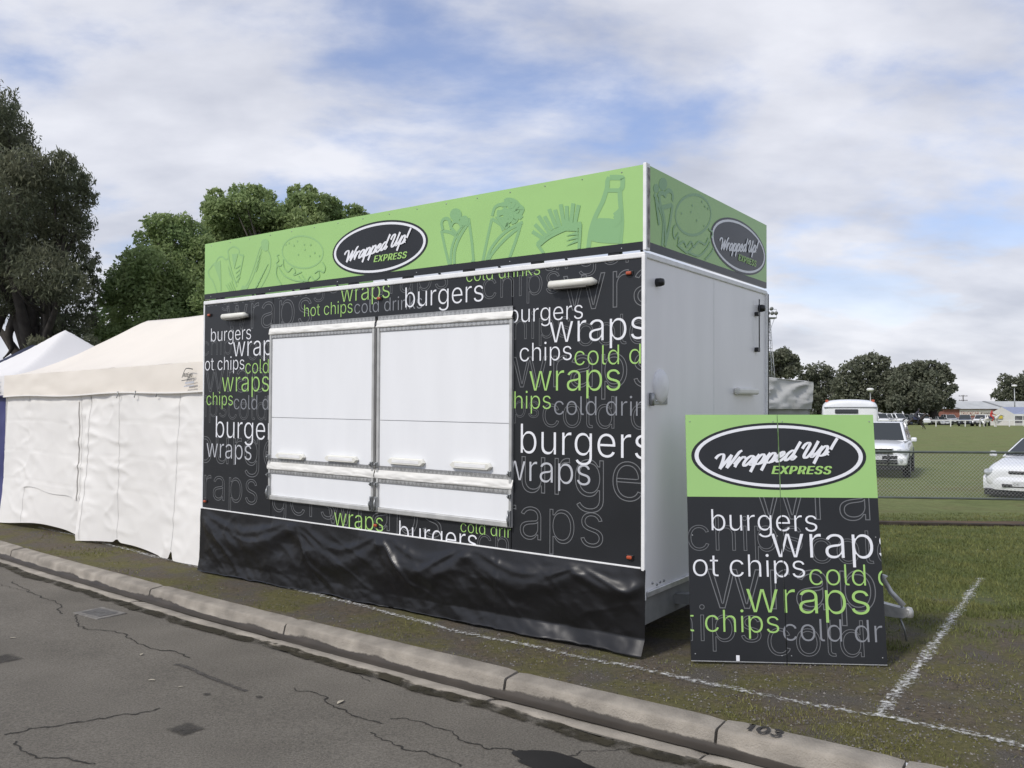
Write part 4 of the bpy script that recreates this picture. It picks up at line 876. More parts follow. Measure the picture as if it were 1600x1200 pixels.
# ================================================================== MARQUEES on the left
def grid_obj(name, fn, nu, nv, m, parent): mb = MB(); mb.grid(fn, nu, nv); return mb.build(name, m, parent)
def marquee(name, label, corner, along_, length, depth, roofm, wallm, z_eave, z_val, z_peak, peaks, wall_fn, group):
    """corner: front left base; along_: unit vector to the right along the front"""
    inward = Vector((-along_.y, along_.x, 0)); Mx = Matrix((along_, inward, Vector((0, 0, 1)))).transposed().to_4x4(); Mx = Matrix.Translation(corner) @ Mx
    root = tag(empty(name, mw=Mx), label, 'marquee', group)
    # roof: hip over 1 or 2 peaks, sagging a little
    pl, pr = peaks
    def roof(u, v):
        x, y = u * length, v * depth
        dy = min(y, depth - y) / (depth / 2); ex = 1.0
        if x < pl: ex = x / pl
        elif x > pr: ex = (length - x) / (length - pr)
        h = min(dy, ex); t = h ** 1.38
        if h > .93: t -= (h - .93) * .35
        if pl < x < pr and h > .8: t -= .035 * math.sin(math.pi * (x - pl) / (pr - pl)) * (h - .8) / .2
        z = z_eave + (z_peak - z_eave) * t + .012 * fbm(x * 1.3, y * 1.3, length) * (1 - h)
        return (x, y, z)
    r = grid_obj('roof', roof, 72, 40, roofm, root)
    for x0, y0, x1, y1 in ((0, 0, length, 0), (length, 0, length, depth), (length, depth, 0, depth), (0, depth, 0, 0)):
        dx, dy = x1 - x0, y1 - y0; l = math.hypot(dx, dy); nx_, ny_ = dy / l, -dx / l
        def val(u, v):
            w = .014 * fbm(u * l * 2.2, v * 1.5, x0 + y0) + .006 * fbm(u * l * 9, v * 3, y0); o = .015 + w + .02 * (1 - v)
            return (x0 + dx * u + nx_ * o, y0 + dy * u + ny_ * o, z_val + (z_eave + .004 - z_val) * v + (.012 * math.sin(u * l * 2.1) * (1 - v)))
        grid_obj('valance', val, 60, 6, roofm, root)
        def hem(u, v):
            q = val(u, 0); return (q[0] + nx_ * .004, q[1] + ny_ * .004, q[2] + .018 * (v - .3))
        grid_obj('hem', hem, 60, 1, wallm if roofm is not M_NAVYT else roofm, root)
    for x in (.04, length / 2, length - .04) if length > 4 else (.04, length - .04):
        for y in (.06, depth - .06):
            mb = MB(); mb.tube([(x, y, 0), (x, y, z_eave - .02)], .022, 6, sm=False); mb.build('leg', M_ALU, root)
    if wall_fn: wall_fn(root, length, depth, z_val)
    return root
P0 = on_z(4.5, 817); P1 = on_z(314, 883); AL = (P1 - P0).normalized(); INW = Vector((-AL.y, AL.x, 0))
def to_u(px, py): return (on_z(px, py) - P0).dot(AL)
seams = [to_u(40, 824), to_u(118, 842), to_u(133, 845), to_u(181, 855), to_u(276, 875)]
def cloth_wall(root, length, depth, zv):
    uj = to_u(131, 845)
    def wallf(x0, x1, seed, bottom, pul):
        def f(u, v):
            x = x0 + (x1 - x0) * u; z1 = zv + .10; zb = bottom(x); z = zb + (z1 - zb) * v; s = 1 - v
            y = .03
            for sx in seams:                                    # gathers beside each seam
                g = math.exp(-((x - sx) / .22) ** 2)
                y -= .0045 * g * math.sin(z * 24 + 5 * math.sin(z * 3 + sx)) * (.6 + .4 * fbm(z * 2, sx, seed))
                y += .012 * math.exp(-((x - sx) / .04) ** 2)
            y -= .045 * fbm(x * .55, z * .5, seed, 2) + .004 * fbm(x * 2.4 + z * 1.1, z * 2.6 - x * .5, seed + 3, 2)
            gs = min(1.0, sum(math.exp(-((x - sx) / .34) ** 2) for sx in seams) + .22)
            q = fbm(x * 1.0 + z * 1.7, z * 1.6 - x * .6, seed + 8, 2); y -= .013 * gs * max(0, 1 - abs(q) * 2.4) ** 2.0
            q = fbm(x * .8 - z * 1.8, z * 1.7 + x * .6, seed + 13, 2); y -= .010 * gs * max(0, 1 - abs(q) * 2.6) ** 2.0
            for zc_ in (.72, 1.16, 1.62): y += .004 * math.exp(-((z - zc_ - .02 * math.sin(x * 2)) / .012) ** 2)      # fold lines
            y -= .014 * math.exp(-s * 9) * abs(math.sin(x * 5.5))
            y -= .06 * s * s * (1 + .8 * math.sin(x * 1.7 + seed))
            y -= pul
            return (x, y, z)
        return f
    def b1(x): t = x / uj; return .02 + .09 * math.sin(math.pi * min(1, t * .95)) ** 1.6 * (1 if t < 1 else 0)
    def b2(x):
        t = (x - uj) / (length - uj); z = .012 + .05 * math.sin(math.pi * min(1, t * 1.5)) if t < .66 else .012
        return z + .10 * math.exp(-((x - seams[4]) / .05) ** 2) + .04 * math.exp(-((x - seams[3]) / .06) ** 2)
    grid_obj('wall_sheet', wallf(0, uj + .05, 1.0, b1, 0), 90, 80, M_WHITET, root)
    grid_obj('wall_sheet', wallf(uj - .06, length, 4.0, b2, .016), 120, 80, M_WHITET, root)
    for sx in seams:
        lf = sx < uj; wfn = wallf(0, uj + .05, 1.0, b1, .004) if lf else wallf(uj - .06, length, 4.0, b2, .020)
        x0_, x1_ = (0, uj + .05) if lf else (uj - .06, length)
        mb = MB(); mb.grid(lambda u, v: (lambda q: (q[0], q[1], q[2]))(wfn((sx + .012 * (u - .5) - x0_) / (x1_ - x0_), .01 + .98 * v)), 1, 70); mb.build('seam', mat('seam_fabric', (.66, .65, .62), .7), root)
    # rolled down window flap on the left sheet
    wf = wallf(0, uj + .05, 1.0, b1, .012)
    def flp(u, v):
        x = seams[0] + (seams[1] - .05 - seams[0]) * u; zl = .62 + .02 * math.sin(u * 9) - .10 * u ** 2
        z = zl + (1.92 - zl) * v; zb = b1(x); q = wf(x / (uj + .05), (z - zb) / (zv + .10 - zb)); return (x, q[1] - .002, z)
    grid_obj('window_flap', flp, 40, 50, M_WHITET, root)
    for k in range(3):
        px = (190, 217, 249)[k]; x = to_u(px, 853 + (px - 180) * .21); q = wallf(0, length, 4.0, b2, .016)(x / length, .96)
        mb = MB(); mb.tube([(x, q[1] - .03, zv + .03), (x + .015, q[1] - .045, zv - .03), (x - .01, q[1] - .04, zv - .055), (x - .025, q[1] - .035, zv - .045)], .006, 5); mb.build('hook', M_STEEL, root)
    grid_obj('wall_sheet', lambda u, v: (.02 + .02 * fbm(u * 4, v * 3, 2), depth * u, .02 + (zv + .1 - .02) * v), 24, 24, M_WHITET, root)
    grid_obj('wall_sheet', lambda u, v: (length * u, depth - .03 + .03 * fbm(u * 6, v * 3, 6), .02 + (zv + .1 - .02) * v), 40, 20, M_WHITET, root)
LEN = (P1 - P0).length + .24
m1 = marquee('marquee', 'long cream marquee with wrinkled white walls beside the food trailer', P0, AL, LEN, 3.0, M_CREAMT, M_WHITET, 2.34, 2.0, 3.27, (1.55, LEN - 1.5), cloth_wall, 'marquees in the row left of the trailer')
def fake_mark(root, u, zc, s):
    """small dark maker's print on the valance"""
    pl_ = lambda x, v, h: Vector((x, -.075 - h, v))
    gv, gf = glyphs('AltEgo', 'bold'); x0, x1 = gx('AltEgo', 'bold')
    decal('printed_mark', [(u + (x - x0) * s, zc + y * s * 1.1) for x, y, z in gv], gf, pl_, .002, M_INK, root)
    p = Print(); p.line([(u - .2 * s, zc - .1 * s), (u + .6 * s, zc + 1.0 * s), (u + 1.4 * s, zc + 1.15 * s), (u + 2.6 * s, zc + 1.0 * s)], .14 * s); p.line([(u - .3 * s, zc - .5 * s), (u + 2.9 * s, zc - .3 * s)], .10 * s); p.done('printed_mark', pl_, .004, M_INK, root)
    for k in range(2):
        p = Print(); p.line([(u + (.6 - .3 * k) * s, zc - (.85 + .45 * k) * s), (u + 2.9 * s, zc - (.75 + .45 * k) * s)], (.26 - .1 * k) * s, False); p.done('printed_mark', pl_, .002, M_LGREYP, root)
xm = (on_z(294, 878) - P0).dot(AL)
fake_mark(m1, xm - .01, 2.17, .085)
def navy_wall(root, length, depth, zv):
    f = lambda u, v: (length * u, .03 - .04 * fbm(u * length * 1.2, v * 2, 3, 3) - .05 * (1 - v) ** 2, .02 + (zv + .08) * v)
    grid_obj('wall_sheet', f, 60, 40, M_NAVYT, root)
    grid_obj('wall_sheet', lambda u, v: (length - .02, depth * u, .02 + (zv + .08) * v), 10, 10, M_NAVYT, root)
C2 = P0 - AL * 3.08 + INW * .05
m2 = marquee('marquee', 'pointed white marquee with navy wall left of the cream one', C2, AL, 3.0, 3.0, mat('bright_white_fabric', (.84, .82, .80), .7, var=.02, vscale=1.5, trans=.15), M_NAVYT, 2.34, 2.02, 3.32, (1.5, 1.501), navy_wall, 'marquees in the row left of the trailer')
fake_mark(m2, 2.58, 2.19, .10)
C3 = P0 - AL * 7.6 + INW * 1.2
marquee('marquee', 'dark navy marquee roof showing behind the white peak', C3, AL, 4.4, 3.0, M_DNAVY, M_DNAVY, 2.42, 2.1, 3.35, (1.5, 2.9), navy_wall, 'marquees in the row left of the trailer')

# canvas annexe behind the trailer
q0 = at_y(1040, 640, 11.6); q1 = at_y(1266, 640, 12.9)
ax = (q1 - q0); ax.z = 0; wl_ = ax.length; ax.normalize(); inn = Vector((-ax.y, ax.x, 0))
Mx = Matrix.Translation((q0.x, q0.y, zg(q0.x, q0.y))) @ Matrix((ax, inn, Vector((0, 0, 1)))).transposed().to_4x4()
an = tag(empty('canvas_annexe', mw=Mx), 'grey white canvas annexe behind the far end of the trailer', 'canvas tent')
zA = at_y(1040, 572, 11.6).z - zg(q0.x, q0.y); zB_ = at_y(1262, 597, 12.9).z - zg(q0.x, q0.y)
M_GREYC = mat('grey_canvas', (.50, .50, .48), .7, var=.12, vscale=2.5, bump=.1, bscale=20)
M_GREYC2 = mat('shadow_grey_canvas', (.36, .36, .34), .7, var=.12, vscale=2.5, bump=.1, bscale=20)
def cw(z0, z1a, z1b, yo, seed, amp):
    def f(u, v):
        z1 = z1a + (z1b - z1a) * u; x = u * wl_; z = z0 + (z1 - z0) * v
        q = fbm(x * 1.6 - z * 1.9, z * 1.2 + x * 1.2, seed, 2); return (x, yo - amp * max(0, 1 - abs(q) * 3) ** 2 - .02 * fbm(x * 2, z * 2, seed), z)
    return f
mid = at_y(1230, 633, 12.6).z - zg(q0.x, q0.y)
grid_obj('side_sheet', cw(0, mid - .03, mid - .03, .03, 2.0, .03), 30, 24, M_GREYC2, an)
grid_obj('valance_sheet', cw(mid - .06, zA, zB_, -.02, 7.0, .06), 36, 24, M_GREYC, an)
grid_obj('roof_sheet', lambda u, v: (u * wl_, -.03 + 2.4 * v, zA + (zB_ - zA) * u + .10 * math.sin(math.pi * v) + .02 * fbm(u * 3, v * 4, 1)), 20, 20, M_GREYC, an)
grid_obj('side_sheet', lambda u, v: (wl_ - .02, 2.35 * u, zB_ * v), 10, 10, M_GREYC2, an)
for x in (.03, wl_ - .04):
    for y in (.08, 2.3): mb = MB(); mb.tube([(x, y, 0), (x, y, zB_ - .05)], .02, 6); mb.build('pole', M_STEEL, an)
cable = [TM @ Vector((.03, TD + .02, z)) for z in (1.62, 1.5, 1.25)]
mb = MB(); c0 = TM @ Vector((.03, TD + .03, 1.66)); c3 = Vector((q0.x + .5, q0.y + .02, 1.2))
mb.tube([c0, c0 + Vector((.25, .3, .0)), c0 + Vector((.45, .9, -.2)), c0 + Vector((.5, 1.6, -.9)), c0 + Vector((.5, 2.0, -1.75))], .018, 6)
tag(mb.build('power_cable', M_RUBBER), 'black power cable drooping from the far corner of the trailer', 'cable')

# ================================================================== TREES
def leaf_mat(name, c1, c2, isl=.35, trans=.25): return mat(name, c1, .6, col2=c2, vscale=.9, island=isl, trans=trans, spec=.25, detail=4)
M_GUM = leaf_mat('gum_leaves', (.120, .142, .088), (.190, .195, .125), .30, .45)
M_ELM = leaf_mat('elm_leaves', (.215, .300, .125), (.345, .420, .185), .26, .5)
M_FARG = leaf_mat('far_gum_leaves', (.135, .152, .105), (.205, .212, .152), .26, .4)
def leaves_mesh(name, centers, radii, per, size, aspect, m, parent, droop=0.0, flat=.85, sub=9):
    """leaf quads in small clumps spread through blobs"""
    C_ = []; 
    for c, r in zip(centers, radii):
        n = max(4, int(per * (r / np.mean(radii)) ** 2)); ns = max(3, n // sub)
        d = rng.normal(size=(ns, 3)); d /= np.linalg.norm(d, axis=1)[:, None]
        rad = r * rng.uniform(.25, 1.0, ns) ** .35
        cl = np.array(c) + d * rad[:, None] * np.array((1, 1, flat))
        pts = np.repeat(cl, sub, 0) + rng.normal(size=(ns * sub, 3)) * r * .13
        C_.append(pts)
    Pp = np.concatenate(C_); n = len(Pp)
    a = rng.normal(size=(n, 3)); a[:, 2] -= droop; a /= np.linalg.norm(a, axis=1)[:, None]
    b = np.cross(a, rng.normal(size=(n, 3))); b /= np.linalg.norm(b, axis=1)[:, None]
    s = size * rng.uniform(.6, 1.4, n)[:, None]
    V = np.stack([Pp - a * s, Pp + b * s * aspect, Pp + a * s, Pp - b * s * aspect], 1).reshape(-1, 3)
    Fq = np.arange(4 * n).reshape(n, 4)
    return np_mesh(name, V, Fq, m, parent)
def tree(name, label, base, blobs, Yd, spread, per, size, aspect, lm, bm_, trunk_r, droop=0., group=None, limbs=8, seed=0, sub=9):
    """blobs: (px, py, r px) seen at distance Yd; base = ground point"""
    rr = random.Random(seed); root = tag(empty(name, base), label, 'tree', group); B = Vector(base)
    cs, rs = [], []
    for px, py, r in blobs:
        p = at_y(px, py, Yd); p.y += rr.uniform(-spread, spread); p = at_y(px, py, p.y)
        cs.append(tuple(p - B)); rs.append(r / F * Yd)
    leaves_mesh('crown', cs, rs, per, size, aspect, lm, root, droop, sub=sub)
    top = Vector(np.mean(np.array(cs), 0)); mb = MB()
    fork = Vector((top.x * .3, top.y * .3, max(1.2, top.z * .42)))
    mb.tube([(0, 0, -.1), (fork.x * .3, fork.y * .3, fork.z * .4), tuple(fork)], [trunk_r * 1.3, trunk_r, trunk_r * .8], 9)
    o = mb.build('trunk', bm_, root)
    order = sorted(range(len(cs)), key=lambda i: -rs[i]); pick = order[:limbs * 2]; rr.shuffle(pick)
    for i in pick[:limbs]:
        e = Vector(cs[i]); m_ = fork.lerp(e, .5) + Vector((rr.uniform(-.3, .3), rr.uniform(-.3, .3), rr.uniform(-.1, .5))) * rs[i]
        mb = MB(); mb.tube([tuple(fork * .97), tuple(fork.lerp(m_, .5)), tuple(m_), tuple(m_.lerp(e, .6)), tuple(e)], [trunk_r * .55, trunk_r * .45, trunk_r * .32, trunk_r * .2, trunk_r * .07], 6)
        mb.build('limb', bm_, root)
        for k in range(2):
            e2 = e + Vector((rr.uniform(-1, 1), rr.uniform(-1, 1), rr.uniform(-.6, .8))) * rs[i] * .9
            mb = MB(); mb.tube([tuple(m_.lerp(e, .3)), tuple(m_.lerp(e2, .6)), tuple(e2)], [trunk_r * .2, trunk_r * .12, trunk_r * .04], 5); mb.build('branch', bm_, root)
    return root
gb = [(-10, 160, 35), (8, 178, 26), (12, 205, 34), (-40, 230, 60), (15, 240, 44), (38, 262, 34), (-20, 300, 70), (30, 300, 48), (96, 255, 22), (80, 275, 32), (110, 278, 28), (132, 285, 18), (70, 305, 40), (105, 310, 34), (135, 310, 18), (-40, 380, 70), (20, 360, 55), (60, 370, 46), (95, 355, 40), (118, 350, 28), (20, 420, 48), (70, 425, 46), (105, 405, 36), (132, 400, 20), (148, 415, 12), (100, 445, 34), (130, 438, 24), (146, 455, 12), (60, 470, 30), (105, 480, 26), (138, 475, 14), (-50, 470, 60), (10, 465, 28), (75, 505, 30), (110, 515, 32), (130, 505, 24), (100, 545, 34), (140, 540, 18), (62, 540, 18), (-60, 560, 40), (-20, 590, 30)]
Yg = 21.0; gbase = at_y(60, 645, Yg); gbase = (gbase.x, gbase.y, zg(gbase.x, gbase.y) - .05)
gum = tree('gum_tree', 'tall dark gum tree at the left edge behind the marquees', gbase, gb, Yg, 1.6, 1500, .066, .26, M_GUM, M_BARKD, .30, 1.1, 'trees behind the marquees', 12, 3)
Bv = Vector(gbase)
for pl in ([(60, 640), (62, 560), (55, 510), (30, 488), (0, 483), (-30, 470)], [(55, 515), (42, 530), (36, 560), (28, 580)], [(62, 560), (70, 500), (60, 440), (40, 380)], [(28, 488), (14, 520), (18, 545), (5, 560)], [(5, 484), (-5, 520), (-12, 560)], [(62, 600), (90, 540), (105, 480)]):
    pts = [at_y(x, y, Yg) - Bv for x, y in crom(pl, 4)]
    mb = MB(); mb.tube([tuple(p) for p in pts], [max(.02, .14 * (1 - i / len(pts)) ** 1.0) for i in range(len(pts))], 6); mb.build('limb', M_BARKD, gum)
ea = [(248, 352, 22), (258, 345, 16), (285, 348, 18), (240, 385, 32), (275, 375, 32), (305, 365, 24), (225, 410, 30), (255, 420, 42), (295, 405, 36), (320, 390, 24), (335, 420, 34), (205, 405, 16), (195, 440, 30), (225, 455, 40), (270, 460, 45), (310, 450, 40), (340, 470, 36), (178, 455, 22), (165, 470, 14), (170, 500, 30), (210, 495, 38), (250, 505, 42), (300, 500, 40), (180, 535, 32), (225, 540, 38), (160, 525, 18), (340, 510, 30)]
Ye = 23.0; eb = at_y(255, 645, Ye)
tree('elm_tree', 'green leafy elm crown just above the cream marquee', (eb.x, eb.y, zg(eb.x, eb.y) - .05), ea, Ye, 1.0, 1500, .056, .5, M_ELM, M_BARK, .22, .2, 'trees behind the marquees', 9, 5)
ebb = [(330, 322, 16), (338, 305, 14), (345, 335, 26), (372, 300, 14), (375, 320, 24), (398, 302, 16), (412, 312, 20), (400, 335, 28), (365, 350, 34), (430, 340, 26), (440, 365, 32), (462, 300, 13), (470, 318, 20), (485, 300, 12), (492, 318, 20), (455, 340, 26), (480, 350, 30), (512, 315, 13), (520, 325, 16), (510, 345, 26), (535, 350, 24), (552, 328, 12), (562, 338, 15), (572, 342, 10), (555, 360, 26), (400, 380, 40), (350, 385, 36), (450, 400, 44), (510, 390, 40), (560, 390, 30), (340, 360, 26), (420, 440, 50), (500, 440, 50)]
Y2 = 26.0; e2 = at_y(450, 645, Y2)
tree('elm_tree', 'green leafy elm showing over the left half of the green sign', (e2.x, e2.y, zg(e2.x, e2.y) - .05), ebb, Y2, 1.2, 1500, .062, .5, M_ELM, M_BARK, .24, .2, 'trees behind the marquees', 9, 8)

# ================================================================== CHAIN LINK FENCE beside the field
fa = at_y(1363, 795, 14.9); fb = at_y(1600, 801, 14.5)
fdir = Vector((fb.x - fa.x, fb.y - fa.y, 0)).normalized()
f0 = Vector((fa.x, fa.y, 0)) - fdir * 6.9; FL = 16.5
zf = lambda t: zg((f0 + fdir * t).x, (f0 + fdir * t).y)
Mx = Matrix.Translation(f0) @ Matrix((fdir, Vector((-fdir.y, fdir.x, 0)), Vector((0, 0, 1)))).transposed().to_4x4()
fence = tag(empty('chain_link_fence', mw=Mx), 'low chain link fence with green grey pipe rails along the field', 'fence')
M_PIPE = mat('green_grey_pipe', (.085, .10, .088), .5, var=.2, vscale=6); M_WIRE = mat('galvanised_wire', (.42, .43, .42), .45, metal=.4)
zt_ = at_y(1480, 706.5, 14.7).z; zb2 = at_y(1480, 778.5, 14.7).z
mb = MB(); mb.tube([(0, 0, zt_), (FL, 0, zt_)], .021, 10); mb.build('top_rail', M_PIPE, fence)
mb = MB(); mb.tube([(0, 0, zb2), (FL, 0, zb2)], .019, 10); mb.build('bottom_rail', M_PIPE, fence)
for t in (.05, 3.4, 6.5, 10.05, 13.3, 16.4):
    mb = MB(); mb.tube([(t, .01, zf(t) - .2), (t, .01, zt_ + .05)], .03, 10); mb.build('post', M_PIPE, fence)
mb = MB(); hgt = zt_ - zb2; pitch = .062; n = int(FL / pitch)
for i in range(n + 1):
    for sgn in (1, -1):
        x = i * pitch; k = int(hgt / (pitch * .5)); pts = []
        for j in range(k + 1): pts.append((x + sgn * j * pitch * .5 * (1 if True else 0) - sgn * 0, -.004 * sgn, zb2 + .01 + j * (hgt / k)))
        pts = [p for p in pts if 0 <= p[0] <= FL]
        if len(pts) > 1: mb.tube([pts[0], pts[-1]], .0022, 3, caps=False)
o = mb.build('wire_mesh', M_WIRE, fence); o['kind'] = 'stuff'
# bare soil under the fence with a low timber edge
for k in range(5):
    q = Mx @ Vector((k * 3.3 + 1.6, -.62, 0)); z0 = zg(q.x, q.y)
    mb = MB(); mb.rbox(k * 3.3, k * 3.3 + 3.28, -.66, -.58, z0 - .12, z0 + .05, .01)
    mb.build('edging_board', mat('old_timber', (.045, .036, .028), .95, var=.35, vscale=9), fence)
M_SOIL = ragged('bare_soil', (.090, .060, .036), 1.0, 3.0, .40, .60)
mb = MB(); cov = []
for i in range(121):
    for j in range(5):
        p = Mx @ Vector((FL * i / 120, -.75 + .95 * j / 4, 0)); mb.v.append((p.x, p.y, zg(p.x, p.y) + ground_bump(p.x, p.y) + .030)); cov.append((-.2, .28, .34, .26, -.2)[j])
        if i and j: a = (i - 1) * 5 + j - 1; mb.f.append((a, a + 1, a + 6, a + 5)); mb.mi.append(0); mb.sm.append(True)
o = mb.build('soil_strip', M_SOIL); cover_attr(o, cov); struct(o)

# ================================================================== VEHICLES
def subdiv(o, lv=2):
    md = o.modifiers.new('s', 'SUBSURF'); md.levels = lv; md.render_levels = lv
    me = bpy.data.meshes.new_from_object(o.evaluated_get(bpy.context.evaluated_depsgraph_get())); old = o.data; o.modifiers.clear(); o.data = me
    for p in me.polygons: p.use_smooth = True
    bpy.data.meshes.remove(old); return o
def loft(name, secs, m, parent, lv=2, caps=True):
    """secs: (x, [(y, z) half outline bottom centre .. top centre])"""
    mb = MB(); n = None; vs = []; fs = []
    for x, half in secs:
        ring = [(x, y, z) for y, z in half] + [(x, -y, z) for y, z in reversed(half) if abs(y) > 1e-6]
        n = len(ring); vs += ring
    for i in range(len(secs) - 1):
        for j in range(n): fs.append((i * n + j, i * n + (j + 1) % n, (i + 1) * n + (j + 1) % n, (i + 1) * n + j))
    if caps: fs += [tuple(reversed(range(n))), tuple((len(secs) - 1) * n + j for j in range(n))]
    mb.add(vs, fs, 0, True); o = mb.build(name, m, parent); return subdiv(o, lv) if lv else o
def pane(name, quad, m, parent, inset=.06, lift=.012, n=None):
    q = [Vector(p) for p in quad]; c = sum(q, Vector()) / len(q); nn = n or (q[1] - q[0]).cross(q[2] - q[0]).normalized()
    r = [p.lerp(c, inset) for p in q]; mb = MB(); k = len(q)
    mb.add([tuple(p + nn * lift) for p in r] + [tuple(p - nn * .01) for p in r], [tuple(range(k))] + [(i, i + k, (i + 1) % k + k, (i + 1) % k) for i in range(k)])
    return mb.build(name, m, parent)
def half(w, z0, zm, z1, wt=None, crown=.03):
    wt = wt if wt is not None else w * .9
    return [(0, z0), (w * .55, z0), (w * .93, z0 + .03), (w, z0 + (zm - z0) * .5), (w, zm), (wt, z1), (wt * .55, z1 + crown), (0, z1 + crown * 1.2)]
def car(name, label, loc, rz, kind, paint, group=None, plate=None, detail=True):
    root = tag(empty(name, loc, rz), label, 'car', group)
    if kind == 'suv':
        Lh, w, r, zs_ = 2.38, .93, .37, 1.0
        secs = [(Lh, half(.74, .50, .66, .86, .66, 0)), (Lh - .04, half(.84, .42, .66, .95, .76, .01)), (Lh - .16, half(.91, .40, .72, 1.02, .80, .02)), (Lh - .55, half(w, .42, .80, 1.07, .82, .035)), (1.05, half(w, .42, .85, 1.14, .82, .03)), (.0, half(w, .42, .88, 1.15, .84, .0)), (-1.6, half(w, .42, .88, 1.15, .84, .0)), (-Lh + .12, half(w * .97, .46, .88, 1.14, .82, 0)), (-Lh, half(.84, .52, .86, 1.08, .76, 0))]
        gh = dict(z0=1.12, z1=1.74, xb=(1.02, -2.30), xt=(.30, -2.10), wb=.83, wt=.66)
    elif kind == 'sedan':
        Lh, w, r = 2.42, .91, .31
        secs = [(Lh, half(.62, .34, .52, .66, .52, 0)), (Lh - .05, half(.78, .24, .52, .72, .66, .02)), (Lh - .22, half(.88, .20, .56, .79, .74, .03)), (Lh - .6, half(.91, .20, .64, .86, .76, .04)), (1.2, half(w, .22, .70, .93, .78, .03)), (.95, half(w, .22, .72, .96, .80, .02)), (-1.3, half(w, .22, .74, .98, .80, 0)), (-2.1, half(w * .96, .28, .74, 1.00, .76, .02)), (-Lh, half(.74, .36, .70, .92, .62, .0))]
        gh = dict(z0=.94, z1=1.40, xb=(1.10, -1.75), xt=(.15, -.95), wb=.80, wt=.58)
    else:                                                               # van
        Lh, w, r = 2.45, .92, .34
        secs = [(Lh, half(.74, .40, .60, .80, .66, 0)), (Lh - .1, half(.88, .30, .68, .98, .78, 0)), (Lh - .6, half(w, .30, .80, 1.12, .82, .02)), (0, half(w, .30, .88, 1.15, .86, 0)), (-Lh + .1, half(w, .30, .88, 1.15, .86, 0)), (-Lh, half(.84, .34, .86, 1.12, .80, 0))]
        gh = dict(z0=1.1, z1=1.95, xb=(1.95, -2.40), xt=(1.15, -2.34), wb=.86, wt=.76)
    lv = 2 if detail else 1
    loft('body', secs, paint, root, lv)
    z0, z1, (xf, xr), (tf, tr), wb, wt = gh['z0'], gh['z1'], gh['xb'], gh['xt'], gh['wb'], gh['wt']
    ca = lambda x, wv, z: [(0, z - .03), (wv * .6, z - .03), (wv, z)]
    cab = MB(); q = [(xf, wb, z0), (xf, -wb, z0), (xr, -wb, z0), (xr, wb, z0), (tf, wt, z1), (tf, -wt, z1), (tr, -wt, z1), (tr, wt, z1)]
    bm = bmesh.new(); bv = [bm.verts.new(p) for p in q]
    for f in ((0, 1, 5, 4), (1, 2, 6, 5), (2, 3, 7, 6), (3, 0, 4, 7), (4, 5, 6, 7)): bm.faces.new([bv[i] for i in f])
    bmesh.ops.recalc_face_normals(bm, faces=bm.faces[:])
    bmesh.ops.bevel(bm, geom=[e for e in bm.edges if not e.is_boundary], offset=.07, segments=3, affect='EDGES', profile=.55)
    me = bpy.data.meshes.new('roof'); bm.to_mesh(me); bm.free(); me.materials.append(paint)
    for p in me.polygons: p.use_smooth = True
    link('roof', me, root)
    pane('windscreen', [q[0], q[1], q[5], q[4]], M_GLASS, root, .10, .010, Vector((z1 - z0, 0, xf - tf)).normalized())
    pane('rear_window', [q[2], q[3], q[7], q[6]], M_GLASS, root, .14, .010, Vector((-(z1 - z0), 0, tr - xr)).normalized())
    for s_ in (1, -1):
        nrm = Vector((0, s_ * (z1 - z0), wb - wt)).normalized()
        B0, B1, T0, T1 = [Vector((x, s_ * wv, z)) for x, wv, z in ((xf, wb, z0), (xr, wb, z0), (tf, wt, z1), (tr, wt, z1))]
        cuts = ((.04, .47), (.50, .95)) if kind != 'van' else ((.03, .24), (.28, .60), (.64, .96))
        for a, b in cuts: pane('side_window', [B0.lerp(B1, a), B0.lerp(B1, b), T0.lerp(T1, b), T0.lerp(T1, a)], M_GLASS, root, .12, .010, nrm)
        for x in (Lh - .93, -Lh + .95):
            mb = MB(); mb.lathe([(r * 1.22, -.012), (r * 1.22, .004), (0, .004)], Matrix.Translation((x, s_ * (w - .004), r + .03)) @ Matrix.Rotation(R(-90 * s_), 4, 'X'), 22); mb.build('wheel_arch', M_CARTRIM, root)
            wheel(root, (x, s_ * (w - .10), r), r, .22)
        mb = MB(); xm_ = xf - .12; mb.rbox(xm_ - .05, xm_ + .05, s_ * (w + .02) - (0 if s_ > 0 else .17), s_ * (w + .02) + (.17 if s_ > 0 else 0), z0 - .01, z0 + .13, .04); mb.build('mirror', paint, root)
        mb = MB(); xh = Lh
        if kind == 'suv': mb.rbox(Lh - .30, Lh - .015, s_ * .74 - .17, s_ * .74 + .17, .74, .92, .05)
        elif kind == 'sedan': mb.rbox(-.14, .06, -.25, .25, -.07, .075, .05, M=Matrix.Translation((Lh - .135, s_ * .60, .615)) @ Matrix.Rotation(R(-24 * s_), 4, 'Z') @ Matrix.Rotation(R(-14), 4, 'Y'))
        else: mb.rbox(Lh - .25, Lh - .02, s_ * .68 - .14, s_ * .68 + .14, .68, .86, .04)
        mb.build('headlight', M_LENS, root)
        mb = MB(); mb.rbox(-Lh + .01, -Lh + .14, s_ * .72 - .12, s_ * .72 + .12, .72, .92, .03); mb.build('tail_light', mat('red_lens', (.35, .02, .015), .2), root)
